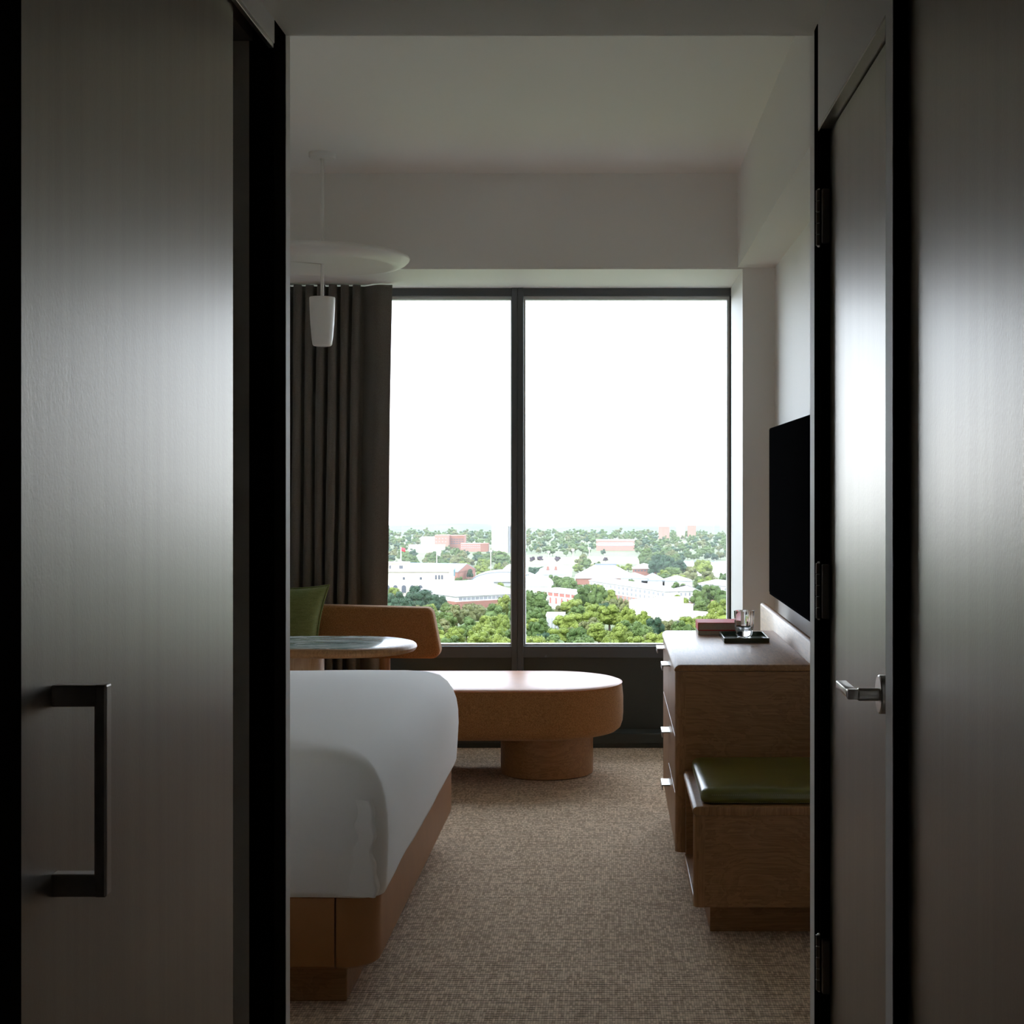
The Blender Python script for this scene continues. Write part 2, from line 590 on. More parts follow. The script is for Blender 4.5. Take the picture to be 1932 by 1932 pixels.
# ---- passage: right side with two recessed doors
struct('wall_hall_right', box(XE, XR + .1, YE - .035, YE + .038, 0, ZH + .01), M['paint'], label='white plaster edge where the passage meets the room')
struct('trim_4', box(XE - .001, XE + .09, 3.115, YE - .034, 0, ZH + .004, .002), M['bronze'], label='black metal reveal strip beside the lever door')
struct('trim_5', box(XE, XE + .12, 2.352, 3.118, 2.031, ZH + .01), M['paint'], label='painted panel above the lever door')
struct('trim_6', box(XE, XE + .12, 2.295, 2.353, 0, ZH + .01), M['paint'], label='narrow painted post between the two doors')
struct('trim_7', box(XE + .0005, XD + .004, 2.353, 3.116, 2.026, 2.0312), M['steel_dark'], label='brushed metal head strip of the lever door')
struct('trim_8', box(XE + .001, XD + .01, 2.284, 2.2955, 0, ZH + .01), M['bronze'], label='black metal door frame beside the wide door panel')
struct('trim_9', box(XE + .002, XD + .01, 3.092, 3.116, 0, 2.031), M['bronze'], label='black metal hinge jamb of the lever door')
struct('wall_hall_backing', box(XD + .05, XR + .1, YB, YE - .03, 0, ZH + .01), M['paint'])

d2 = thing('door_2', (XD, 2.73, 0), 'grey brown door leaf with metal lever and three hinges', 'door')
del d2['category']
d2['kind'] = 'structure'
obj('door_leaf', box(XD, XD + .045, 2.355, 3.095, 0.006, 2.022, .002), M['laminate'], d2, False)
# lever handle
yr, zr = 2.452, Z(1304, 2.49)
def disc_x(x0, x1, r, yc, zc, bev=0.002, n=40):
    bm = bmesh.new()
    rings = []
    for xx, rr in ((x1, r), (x0 + bev, r), (x0, r - bev)):
        rings.append([(xx, yc + rr * math.cos(2 * math.pi * k / n), zc + rr * math.sin(2 * math.pi * k / n)) for k in range(n)])
    return loft(rings, bm)
hd = obj('lever_handle', disc_x(XD - .016, XD + .002, .0315, yr, zr), M['nickel'], d2)
bm = disc_x(XD - .050, XD - .008, .0105, yr, zr)
obj('lever_shank', bm, M['nickel'], hd)
bm = box(XD - .067, XD - .048, yr - .009, yr + .009, zr - .0075, zr + .0085, .002)
box(XD - .067, XD - .049, yr - .004, yr + .118, zr - .0055, zr + .0075, .002, bm=bm)
obj('lever_arm', bm, M['nickel'], hd)
for zc in (Z(410, 3.10), Z(1115, 3.10), Z(1818, 3.10)):
    hg = obj('hinge', box(XE + .004, XD - .003, 3.076, 3.100, zc - .055, zc + .055, .0015), M['hinge'], d2, False)
    zz = zc - .0575
    for k in range(5):
        hh = .023
        bmk = bmesh.new()
        lathe(XE + .003, 3.108, [(.0078, zz + .0006), (.0086, zz + .0014), (.0086, zz + hh - .0014), (.0078, zz + hh - .0006)], 20, bmk)
        obj('hinge_knuckle', bmk, M['hinge'], hg)
        zz += hh
    obj('hinge_pin', lathe(XE + .003, 3.108, [(.004, zc - .060), (.0055, zc - .0585), (.0055, zc + .0585), (.004, zc + .060)], 16), M['nickel'], hg)

d3 = struct('door_3', box(XD, XD + .045, 1.25, 2.29, 0.006, 2.20, .002), M['laminate'], label='wide grey brown door panel next to the lever door')

# ---- passage: left side with the sliding door
struct('trim_10', box(XH - .012, XH, 1.70, 3.09, 2.199, ZH + .01, .002), M['paint'], label='painted fascia above the sliding door track')
struct('trim_11', box(XH - .012, XH - .002, 1.70, 3.09, 2.190, 2.1995, .001), M['nickel'], label='thin bright metal edge under the fascia')
struct('trim_12', box(XP - .10, XH - .045, 1.70, 3.09, 2.205, 2.235), M['steel_dark'], label='sliding door track')
struct('trim_13', box(XH - .052, XH + .0, 3.088, YE - .004, 0, ZH + .01, .002), M['bronze'], label='black metal jamb of the sliding door opening')
struct('wall_hall_left', box(XH - .03, XH, YE - .002, YE + .038, 0, ZH + .01), M['paint'], label='thin white plaster edge beside the black jamb')
struct('trim_14', box(XH - .012, XH, YB, 1.759, 0, ZH + .01), M['bronze'], label='black metal jamb at the near end of the sliding door')
struct('wall_hall_end', box(-1.75, XR + .1, YB - .1, YB, 0, ZH + .01), M['paint'])
struct('wall_closet_back', box(-1.75, -1.65, YB, YE, 0, ZH + .01), M['paint'])
struct('wall_closet_end', box(-1.7, XH - .05, YE - .11, YE - .1, 0, ZH + .01), M['paint'])
d1 = thing('door_1', (XP, 2.4, 0), 'grey brown sliding door with a long square bar pull', 'door')
del d1['category']
d1['kind'] = 'structure'
obj('door_leaf', box(XP - .04, XP, 1.60, -XP * F / 710, 0.006, 2.215, .002), M['laminate'], d1, False)
yh = -XP * F / 1047
hb = obj('bar_handle', box(X(206, yh) - .016, X(206, yh), yh - .011, yh + .011, Z(1690, yh), Z(1290, yh), .003), M['steel_dark'], d1, False)
for z0, z1 in ((Z(1332, yh), Z(1291, yh)), (Z(1689, yh), Z(1646, yh))):
    obj('handle_post', box(XP - .001, X(206, yh) - .002, yh - .0105, yh + .0105, z0, z1, .002), M['steel_dark'], hb, False)

# ------------------------------------------------------------------ curtain
def curtain():
    pts = []
    x = -1.74
    per = 0.0575
    while x < -1.206:
        k = (x + 1.206) / per
        w = math.cos(2 * math.pi * k)
        a = 0.040 + 0.010 * math.sin(k * 1.7)
        pts.append((x + 0.012 * math.sin(4 * math.pi * k), 7.40 + a * (abs(w) ** 0.8) * (1 if w > 0 else -1)))
        x += per / 14
    for k in range(15):
        f = k / 14
        pts.append((-1.206 + f * 0.146, 7.44 - 0.088 * math.sin(min(1, f * 1.5) * math.pi / 2) + 0.016 * f + 0.004 * math.sin(f * 9)))
    rows = []
    zs = [0.015 + (ZS - .012 - 0.015) * i / 24 for i in range(25)]
    for zz in zs:
        f = 1 - zz / ZS
        row = []
        for i, (px_, py_) in enumerate(pts):
            sway = 0.006 * math.sin(zz * 3.1 + px_ * 31) * f
            row.append((px_ + sway - 0.036 * f * (1 if px_ > -1.3 else 0.6), 7.40 + (py_ - 7.40) * (0.9 + .3 * f) - 0.006 * f, zz))
        rows.append(row)
    b_ = loft(rows, None, False, False, closed=False)
    o = obj('curtain', b_, M['curtain'], None, True, angle=3)
    md = o.modifiers.new('thickness', 'SOLIDIFY')
    md.thickness = 0.003
    tag(o, 'grey brown full height curtain hanging in soft folds beside the window', 'curtain')
curtain()

# ------------------------------------------------------------------ daybed with backrest
def daybed():
    cy, hy = 6.82, 0.347
    xr, xl = 0.062, -1.72
    cx, hx = (xr + xl) / 2, (xr - xl) / 2
    t_ = thing('daybed', (cx, cy, 0), 'caramel daybed with rounded end, leather seat, round oak base and low backrest', 'daybed')

    def ring(ins, z_):
        return [(x_, y_, z_) for x_, y_ in dens(rrect(cx, cy, hx - ins, hy - ins, hy - ins, 24), 0.12)]
    base_pts = dens(rrect(cx, cy, hx, hy, hy, 24), 0.12)

    def ring2(ins, z_):
        out = []
        for x_, y_ in base_pts:
            ax = min(max(x_, cx - hx + hy), cx + hx - hy)
            dx, dy = x_ - ax, y_ - cy
            d = math.hypot(dx, dy)
            s_ = (d - ins) / d
            out.append((ax + dx * s_, cy + dy * s_, z_))
        return out
    prof = [(0.10, 0.186), (0.055, 0.187), (0.030, 0.193), (0.012, 0.208), (0.003, 0.235), (0.0, 0.27), (0.0, 0.34), (0.004, 0.385), (0.008, 0.404)]
    obj('seat_body', loft([ring2(a, z_) for a, z_ in prof]), M['fabric'], t_)
    top = [(0.008, 0.4035), (0.012, 0.4085), (0.022, 0.4125), (0.045, 0.4165), (0.10, 0.421), (0.20, 0.4245), (0.30, 0.4255), (0.345, 0.4255)]
    obj('seat_top', loft([ring2(a, z_) for a, z_ in top], None, True, True), M['leather'], t_, label='glossy cognac leather seat top')
    rp = ring2(0.006, 0.4045)
    rp.append(rp[0])
    obj('seat_seam', tube(rp, 0.0022, 6, cap=False), M['leather'], t_)
    for bx in (-0.2816, -1.37):
        obj('pedestal', lathe(bx, 6.80, [(.196, 0.0), (.200, .004), (.2076, .006), (.2076, .19)], 72), M['oak_x'], t_, label='round oak pedestal')
    # backrest: leaning slab with a slanted, rounded end
    yb0, yb1 = 7.055, 7.155
    zb_, zt_ = Z(1243, 7.06), Z(1147, 7.06)
    P = []
    def arc(cx_, cz_, r, a0, a1, n=8):
        for k in range(n + 1):
            a = math.radians(a0 + (a1 - a0) * k / n)
            P.append((cx_ + r * math.cos(a), cz_ + r * math.sin(a)))
    xr_b, xr_t = X(830, 7.06), X(817, 7.06)
    P.append((-1.68, zb_ + .005))
    arc(xr_b - .04, zb_ + .04, .04, -90, 8)
    arc(xr_t - .035, zt_ - .035, .035, 8, 88)
    P.append((X(610, 7.06), zt_ + 0.012))
    P.append((-1.68, zt_ + .012))
    bk = extrude_poly(P, yb0, yb1, 0.016, 4)
    bo = obj('backrest', bk, M['fabric'], t_, True, angle=0.5)
    seam = [Vector((-1.66, yb0 + .012, zt_ + .001)), Vector((X(620, 7.06), yb0 + .010, zt_ - .001)), Vector((xr_t - .06, yb0 + .008, zt_ - .010)), Vector((xr_t - .012, yb0 + .022, zt_ - .014))]
    obj('backrest_seam', tube(seam, 0.0018, 6), M['fabric'], bo)
    for px_ in (726, 500):
        obj('back_post', lathe(X(px_, 7.09), 7.09, [(.026, .40), (.026, zb_ + .03)], 24), M['oak_z'], t_, label='short round oak post')
daybed()

# ------------------------------------------------------------------ cushion
def cushion():
    # pillow grid, leaning on the backrest
    n = 34
    w, h = 0.47, 0.44
    t_ = thing('cushion', (-1.535, 6.83, 0.425), 'green slub fabric cushion with piped edge leaning on the daybed backrest', 'cushion')
    def pt(u, v, side):
        # u,v in -1..1
        pin = 0.14
        xx = u * (1 - pin * (1 - v * v) * 0.9) * w / 2
        zz = v * (1 - pin * (1 - u * u) * 0.9) * h / 2
        puff = max(0.0, (1 - u ** 4) * (1 - v ** 4)) ** 0.55
        wr = 0.004 * noise.noise(Vector((u * 5, v * 5, side * 3.0))) * (1 - abs(u) ** 6)
        return Vector((xx, side * (0.078 * puff) + wr, zz))
    rot = Matrix.Rotation(math.radians(-14), 4, 'X') @ Matrix.Rotation(math.radians(3), 4, 'Y')
    c = Vector((-1.535, 6.875, 0.425 + 0.205))
    b_ = bmesh.new()
    for side in (-1, 1):
        g = [[b_.verts.new(c + rot @ pt(-1 + 2 * i / n, -1 + 2 * j / n, side)) for i in range(n + 1)] for j in range(n + 1)]
        for j in range(n):
            for i in range(n):
                q = (g[j][i], g[j][i + 1], g[j + 1][i + 1], g[j + 1][i])
                b_.faces.new(q if side < 0 else tuple(reversed(q)))
    bmesh.ops.remove_doubles(b_, verts=b_.verts, dist=0.0012)
    obj('cover', b_, M['green_fabric'], t_, True, angle=3)
    edge = []
    for k in range(n + 1):
        edge.append(pt(-1 + 2 * k / n, -1, 0))
    for k in range(1, n + 1):
        edge.append(pt(1, -1 + 2 * k / n, 0))
    for k in range(1, n + 1):
        edge.append(pt(1 - 2 * k / n, 1, 0))
    for k in range(1, n + 1):
        edge.append(pt(-1, 1 - 2 * k / n, 0))
    obj('piping', tube([c + rot @ Vector((p.x * 1.012, 0, p.z * 1.012)) for p in edge], 0.0045, 8), M['green_fabric'], t_)
cushion()

# ------------------------------------------------------------------ oval table
def table():
    Yt, r = 6.05, 0.27
    xr, xl = X(786, Yt), -2.05
    cx, hx = (xr + xl) / 2, (xr - xl) / 2
    zt_ = Z(1212, Yt)
    t_ = thing('side_table', (cx, Yt, 0), 'oval table with green veined marble top and rounded wood rim in front of daybed', 'table')
    base = dens(rrect(cx, Yt, hx, r, r, 20), 0.1)

    def ring(ins, z_):
        out = []
        for x_, y_ in base:
            ax = min(max(x_, cx - hx + r), cx + hx - r)
            dx, dy = x_ - ax, y_ - Yt
            d = math.hypot(dx, dy)
            s_ = (d - ins) / d
            out.append((ax + dx * s_, Yt + dy * s_, z_))
        return out
    T = 0.036
    prof = [(0.12, -T), (0.022, -T), (0.010, -T + .003), (0.003, -T + .010), (0.0, -T / 2), (0.003, -.009), (0.010, -.003), (0.020, -.0005), (0.026, 0.0)]
    obj('rim', loft([ring(a, zt_ + z_) for a, z_ in prof]), M['oak_z'], t_, label='rounded wood rim')
    obj('marble_top', loft([ring(a, zt_ + z_) for a, z_ in ((0.026, -.004), (0.026, .0004), (0.028, .0012), (0.2, .0014))]), M['marble'], t_, label='grey green veined marble inlay')
    for xc in (X(611, Yt) - .11, -1.80):
        obj('column', lathe(xc, Yt, [(.11, 0.0), (.11, zt_ - T + .002)], 48), M['oak_light'], t_, label='pale oak column')
table()

# ------------------------------------------------------------------ bed
def bed():
    x1, y0, y1 = -0.572, 3.705, 5.54
    x0 = -2.86
    t_ = thing('bed', ((x0 + x1) / 2, (y0 + y1) / 2, 0), 'wide low bed with white linen on a caramel leather base', 'bed')
    obj('plinth', box(x0, x1 - .087, y0 + .085, y1 - .085, 0, .107, .004), M['oak_x'], t_, False, label='recessed plinth')
    cx, cy, hx, hy = (x0 + x1) / 2, (y0 + y1) / 2, (x1 - x0) / 2, (y1 - y0) / 2

    def rr(ins, z_, r):
        return [(x_, y_, z_) for x_, y_ in rrect(cx, cy, hx - ins, hy - ins, r - ins, 14)]
    R_ = 0.085
    xs = X(632, y0)
    for side in (-1, 1):
        bb = loft([rr(.03, .104, R_), (rr(.012, .106, R_)), rr(.003, .113, R_), rr(0, .125, R_), rr(0, .27, R_), rr(.003, .281, R_), rr(.012, .288, R_), rr(.04, .290, R_)])
        ge = bb.verts[:] + bb.edges[:] + bb.faces[:]
        res = bmesh.ops.bisect_plane(bb, geom=ge, plane_co=(xs + side * .0022, 0, 0), plane_no=(-side, 0, 0), clear_outer=True)
        bmesh.ops.holes_fill(bb, edges=[e for e in bb.edges if e.is_boundary])
        obj('base_section', bb, M['leather_bed'], t_)
    # mattress under a tight sheet: rounded box, gently uneven
    n = 18
    xm1, ym0, ym1 = -0.548, y0 - .014, y1 + .012
    cxm, cym, hxm, hym = (x0 + xm1) / 2, (ym0 + ym1) / 2, (xm1 - x0) / 2, (ym1 - ym0) / 2
    rings = []
    prof = [(0.030, .283), (0.022, .2815), (0.012, .284), (0.006, .30), (0.003, .36), (0.0, .43), (0.002, .48), (0.008, .52), (0.020, .555), (0.038, .585), (0.062, .608), (0.095, .622), (0.14, .630), (0.22, .635), (0.34, .638), (0.5, .640), (0.7, .641), (0.85, .6415)]
    outl = dens(rrect(cxm, cym, hxm, hym, 0.06, n), 0.06)
    for a, z_ in prof:
        rg = []
        for x_, y_ in outl:
            sx = (hxm - a) / hxm
            sy = (hym - a) / hym
            px_, py_ = cxm + (x_ - cxm) * sx, cym + (y_ - cym) * max(sy, 0.02)
            v = Vector((px_ * 2.6, py_ * 2.6, z_ * 2.6))
            d = noise.noise(v) * 0.006 + noise.noise(v * 3.1) * 0.0016
            if z_ < .30:
                hz = 0.007 * noise.noise(Vector((px_ * 3, py_ * 3, 5)))
            else:
                hz = 0
            nx, ny = (x_ - cxm) / hxm, (y_ - cym) / hym
            L = math.hypot(nx, ny)
            rg.append((px_ + d * nx / L, py_ + d * ny / L, z_ + hz + (d * 0.8 if z_ > .6 else 0)))
        rings.append(rg)
    sh = obj('sheet', loft(rings), M['linen'], t_, True, angle=3, label='tight white bed linen')
    # folded corner pleat at the near foot corner
    path = []
    cxn, cyn = X(707, ym0), ym0 + .004
    for k in range(30):
        f = k / 29
        zz = 0.290 + f * 0.235
        path.append((cxn + 0.004 * math.sin(f * 11) + 0.003 * math.sin(f * 23) - 0.006 * f, cyn + 0.002 + 0.010 * max(0, f - 0.75) * 4, zz))
    b_ = bmesh.new()
    rows = []
    for (x_, y_, z_) in path:
        rows.append([(x_ - .15, y_ + .010, z_), (x_ - .10, y_ + .003, z_), (x_ - .05, y_ - .004, z_), (x_ - .018, y_ - .011, z_), (x_ - .005, y_ - .017, z_), (x_, y_ - .018, z_), (x_ + .003, y_ - .014, z_), (x_ + .001, y_ + .002, z_), (x_ + .004, y_ + .016, z_)])
    loft(rows, b_, False, False, closed=False)
    po = obj('corner_pleat', b_, M['linen'], sh, True, angle=3)
bed()

# ------------------------------------------------------------------ dresser
DX0, DY0, DY1, DZ = 0.212, 4.86, 5.985, 0.717
def dresser():
    t_ = thing('dresser', ((DX0 + XR) / 2, (DY0 + DY1) / 2, 0), 'oak dresser with drawers, rounded top and upright backboard along the wall', 'dresser')
    # body behind the drawer fronts, raised on a recessed plinth
    obj('plinth', box(DX0 + .09, XR - .02, DY0 + .05, DY1 - .05, 0, .113), M['oak_x'], t_, False, label='recessed plinth')
    obj('body', box(DX0 + .024, XR - .004, DY0 + .02, DY1 - .02, .111, DZ - .022), M['oak_z'], t_, False)
    # near end panel with rounded front edge
    pts = [(XR - .004, DY0), (XR - .004, DY0 + .02)]
    r = .024
    ring0 = [(XR - .004, DY0), (XR - .004, DY0 + .026), (DX0 + .0, DY0 + .026)]
    for k in range(9):
        a = math.radians(180 + 90 * k / 8)
        ring0.append((DX0 + r + r * math.cos(a), DY0 + r + r * math.sin(a)))
    for nm, mirror in (('end_panel', False), ('end_panel', True)):
        rg = [(x_, y_ if not mirror else DY0 + DY1 - y_) for x_, y_ in ring0]
        obj(nm, loft([[(x_, y_, z_) for x_, y_ in rg] for z_ in (.113, DZ - .0225)]), M['oak_x'], t_, True, angle=0.7)
    # solid rounded edging on the near corner
    obj('corner_edge', loft([[(x_, y_, z_) for x_, y_ in ([(DX0 + .034, DY0 - .0006)] + [(DX0 + r + (r + .0006) * math.cos(math.radians(270 - 90 * k / 8)), DY0 + r + (r + .0006) * math.sin(math.radians(270 - 90 * k / 8))) for k in range(9)] + [(DX0 + .034, DY0 + .02)])] for z_ in (.1125, DZ - .0226)]), M['oak_z'], t_, True)
    # top slab with rounded front edge, 22 mm
    prof = []
    for k in range(9):
        a = math.radians(90 + 90 * k / 8)
        prof.append((DX0 + .016 + .020 * math.cos(a), DZ - .0185 + .0185 * math.sin(a)))
    top = [(XR - .105, DZ)] + prof + [(DX0 - .002, DZ - .0215), (XR - .105, DZ - .0215)]
    b_ = extrude_poly(top, DY0 - .006, DY1 + .004, 0.004, 2)
    obj('top', b_, M['oak_y'], t_, True, angle=0.5, label='oak top with flowing grain')
    # backboard
    zt_ = 0.787
    prof = [(XR - .1035, .60), (XR - .1035, zt_ - .008), (XR - .1005, zt_ - .003), (XR - .0945, zt_), (XR - .086, zt_), (XR - .080, zt_ - .003), (XR - .078, zt_ - .008), (XR - .078, .60)]
    obj('backboard', extrude_poly(prof, DY0 - .004, 6.50, 0.004, 2), M['oak_y'], t_, True, angle=0.5)
    obj('back_rail', box(XR - .08, XR - .003, DY0 + .002, 6.48, .58, .64), M['oak_y'], t_, False)
    # drawers: two columns of three
    rows = [(.484, .690), (.300, .480), (.122, .296)]
    hz = [.662, .428, .243]
    cols = [(DY0 + .030, 5.430), (5.434, DY1 - .030)]
    mh = None
    obj('cabinet_door', box(DX0, DX0 + .022, cols[1][0], cols[1][1], rows[2][0], rows[1][1], .0012), M['oak_z'], t_, False)
    for ci, (ya, yb_) in enumerate(cols):
        for (za, zb_), zh in zip(rows[:1] if ci else rows, hz):
            zb2 = zb_
            fr = obj('drawer', box(DX0, DX0 + .022, ya, yb_, za, zb2, .0012), M['oak_z'], t_, False)
            y0h = ya + 0.395 if ya < 5.2 else ya + .385
            zhh = min(zh, zb2 - .012)
            if mh is None:
                bmh = box(-.029, .002, 0, .115, -.0022, .0022, .0008)
                box(-.029, -.0245, 0, .115, -.017, .001, .0008, bm=bmh)
                me = bpy.data.meshes.new('drawer_pull')
                bmesh.ops.recalc_face_normals(bmh, faces=bmh.faces)
                bmh.to_mesh(me)
                bmh.free()
                me.materials.append(M['nickel'])
                mh = me
            ho = bpy.data.objects.new('drawer_pull', mh)
            COL.objects.link(ho)
            ho.parent = fr
            ho.location = Vector((DX0, y0h, zhh)) - off(fr)
            ho['label'] = 'angled satin metal drawer pull'
dresser()

# ------------------------------------------------------------------ luggage bench
def bench():
    x0, y0, y1 = 0.240, 4.30, 4.852
    zb_, zs, zt_ = 0.093, 0.353, 0.381
    xr = XR - .006
    t_ = thing('luggage_bench', ((x0 + xr) / 2, (y0 + y1) / 2, 0), 'low oak bench with open front shelf, butted against the dresser', 'bench')
    obj('plinth', box(x0 + .052, xr - .02, y0 + .085, y1 - .02, 0, zb_ + .001), M['oak_x'], t_, False, label='recessed plinth')
    r = .022
    ring0 = [(xr, y0), (xr, y0 + .026), (x0, y0 + .026)] + [(x0 + r + r * math.cos(math.radians(180 + 90 * k / 8)), y0 + r + r * math.sin(math.radians(180 + 90 * k / 8))) for k in range(9)]
    obj('end_panel', loft([[(x_, y_, z_) for x_, y_ in ring0] for z_ in (zb_, zs)]), M['oak_x'], t_, True, angle=0.7)
    obj('corner_edge', loft([[(x_, y_, z_) for x_, y_ in ([(x0 + .032, y0 - .0006)] + [(x0 + r + (r + .0006) * math.cos(math.radians(270 - 90 * k / 8)), y0 + r + (r + .0006) * math.sin(math.radians(270 - 90 * k / 8))) for k in range(9)] + [(x0 + .032, y0 + .018)])] for z_ in (zb_ - .0004, zs)]), M['oak_z'], t_, True)
    obj('end_panel', box(x0 + .004, xr, y1 - .024, y1, zb_, zs, .002), M['oak_x'], t_, False)
    obj('bottom_shelf', box(x0, xr, y0 + .024, y1 - .022, zb_, zb_ + .022, .002), M['oak_y'], t_, False)
    obj('back_panel', box(xr - .02, xr, y0 + .02, y1 - .02, zb_ + .02, zs), M['oak_z'], t_, False)
    prof = []
    for k in range(9):
        a = math.radians(90 + 180 * k / 8)
        prof.append((x0 + .010 + .014 * math.cos(a), (zs + zt_) / 2 + .014 * math.sin(a)))
    b_ = extrude_poly([(xr, zt_)] + prof + [(xr, zs)], y0 - .006, y1, .006, 3)
    obj('top', b_, M['oak_z'], t_, True, angle=0.5)
    # cushion
    cx0, cx1, cy0, cy1 = 0.262, xr - .004, y0 + .016, y1 - .012
    c = thing('bench_cushion', ((cx0 + cx1) / 2, (cy0 + cy1) / 2, zt_), 'olive green leather pad lying on the low oak bench', 'cushion')
    cx, cy, hx, hy = (cx0 + cx1) / 2, (cy0 + cy1) / 2, (cx1 - cx0) / 2, (cy1 - cy0) / 2
    rings = []
    for a, z_ in ((.022, .3815), (.008, .383), (.002, .389), (0, .396), (0, .403), (.001, .405), (.001, .410), (.003, .417), (.010, .4235), (.022, .427), (.06, .4305), (.12, .432), (.2, .4325), (.235, .4325)):
        rings.append([(x_, y_, z_ + (0.0015 * noise.noise(Vector((x_ * 9, y_ * 9, 0))) if z_ > .428 else 0)) for x_, y_ in [(cx + (p[0] - cx) * (hx - a) / hx, cy + (p[1] - cy) * (hy - a) / hy) for p in dens(rrect(cx, cy, hx, hy, .028, 8), .05)]])
    obj('pad', loft(rings), M['green_leather'], c, True, angle=3)
    for z_ in (.4095, .3885):
        st = bmesh.new()
        xx = cx0 + .03
        while xx < cx1 - .03:
            box(xx, xx + .0034, cy0 - .0009, cy0 + .0006, z_ - .0006, z_ + .0006, bm=st)
            xx += .006
        obj('stitching', st, M['thread'], c, False, label='row of pale stitches')['kind'] = 'stuff'
bench()

# ------------------------------------------------------------------ television
def television():
    xf = 0.700
    ya, yb_ = 5.10, 6.63
    za, zb_ = Z(1121, 6.63), Z(808, 6.63)
    t_ = thing('television', (xf, (ya + yb_) / 2, za), 'large flat black television mounted on the white wall', 'television')
    obj('case', box(xf + .002, xf + .030, ya, yb_, za, zb_, .003), M['tv_case'], t_, False)
    obj('screen', box(xf, xf + .006, ya + .006, yb_ - .006, za + .012, zb_ - .006, .0008), M['tv_screen'], t_, False)
    obj('wall_mount', box(xf + .028, XR + .002, ya + .45, yb_ - .45, za + .2, zb_ - .2, .004), M['tv_case'], t_, False)
television()

# ------------------------------------------------------------------ books, tray, glass
def books():
    z0 = DZ + .0005
    y0 = 5.80
    xa, xb = X(1320, y0), X(1398, y0)
    hb_ = .0165
    lo = thing('book', ((xa + xb) / 2, y0 + .08, z0), 'grey covered book lying flat under the red book on the dresser', 'book', 'books on the dresser')
    obj('cover', box(xa - .003, xb, y0 + .003, y0 + .165, z0, z0 + .002), M['cream_cover'], lo, False)
    obj('cover', box(xa - .003, xb, y0 + .003, y0 + .165, z0 + hb_ - .002, z0 + hb_), M['cream_cover'], lo, False)
    obj('spine', box(xa - .005, xa - .003, y0 + .003, y0 + .165, z0, z0 + hb_, .0006), M['cream_cover'], lo, False)
    obj('pages', box(xa - .003, xb - .003, y0 + .005, y0 + .162, z0 + .002, z0 + hb_ - .002), M['pages'], lo, False)
    z1 = z0 + hb_ + .0003
    h2 = .031
    up = thing('book', ((xa + xb) / 2, y0 + .08, z1), 'red hardcover book lying on top of the grey book', 'book', 'books on the dresser')
    obj('cover', box(xa - .004, xb - .004, y0 + .001, y0 + .160, z1, z1 + .0025), M['red'], up, False)
    obj('cover', box(xa - .004, xb - .004, y0 + .001, y0 + .160, z1 + h2 - .0025, z1 + h2, .0006), M['red'], up, False)
    obj('spine', box(xa - .0065, xa - .004, y0 + .001, y0 + .160, z1, z1 + h2, .001), M['red'], up, False)
    obj('pages', box(xa - .0035, xb - .008, y0 + .006, y0 + .157, z1 + .0025, z1 + h2 - .0025), M['pages'], up, False)
books()

TX0, TX1, TY0, TY1 = X(1366, 5.515), X(1452, 5.515), 5.515, 5.765
def tray():
    b_ = bmesh.new()
    z0, h = DZ + .0003, .0178
    cx, cy, hx, hy = (TX0 + TX1) / 2, (TY0 + TY1) / 2, (TX1 - TX0) / 2, (TY1 - TY0) / 2
    prof = [(.001, 0), (0, .001), (0, h - .0006), (.0006, h), (.0034, h), (.004, h - .0006), (.004, .0045), (.005, .0035)]
    rings = [[(x_, y_, z0 + z_) for x_, y_ in rrect(cx, cy, hx - a, hy - a, .004 - min(a, .003), 5)] for a, z_ in prof]
    o = obj('tray', loft(rings, b_), M['tray'], None, True, angle=0.5)
    tag(o, 'shallow dark green lacquer tray carrying the drinking glass', 'tray')
tray()

def glass():
    cx, cy = X(1404, 5.60), 5.60
    z0 = DZ + .0042
    n = 96
    sc = 5.60 / F
    t_ = thing('drinking_glass', (cx, cy, z0), 'clear fluted tumbler with ball feet standing on the green tray', 'glass')
    # outer then inner profile: (radius, height, depth of the flutes)
    prof = [(.0010, .013, 0), (.020, .0125, .0), (.0245, .0135, .0006), (.0285, .0165, .0014), (.0312, .022, .0025), (.0345, .045, .0030), (.0368, .075, .0028), (.0385, .1055, .0022), (.0383, .1070, .0020),
            (.0350, .1070, .0016), (.0346, .1055, .0016), (.0330, .078, .0012), (.0306, .050, .0010), (.0270, .037, .0006), (.020, .0335, 0), (.0010, .033, 0)]
    rings = []
    for r, h, fl in prof:
        rings.append([(cx + (r + fl * abs(math.cos(4 * a)) ** 0.7 - fl) * math.cos(a), cy + (r + fl * abs(math.cos(4 * a)) ** 0.7 - fl) * math.sin(a), z0 + h) for a in [2 * math.pi * k / n for k in range(n)]])
    obj('bowl', loft(rings), M['drink'], t_, True, angle=0.9)
    for k in range(8):
        a = 2 * math.pi * (k + .5) / 8
        b_ = bmesh.new()
        bmesh.ops.create_uvsphere(b_, u_segments=16, v_segments=10, radius=.0066)
        bmesh.ops.translate(b_, verts=b_.verts, vec=(cx + .0215 * math.cos(a), cy + .0215 * math.sin(a), z0 + .0067))
        obj('ball_foot', b_, M['drink'], t_, True, angle=3)
    obj('foot', lathe(cx, cy, [(.016, .0), (.0175, .001), (.0175, .011), (.016, .0132)][0:0] or [(.015, z0 + .0002), (.0165, z0 + .001), (.0165, z0 + .012), (.015, z0 + .0135)], 48), M['drink'], t_, True)
glass()

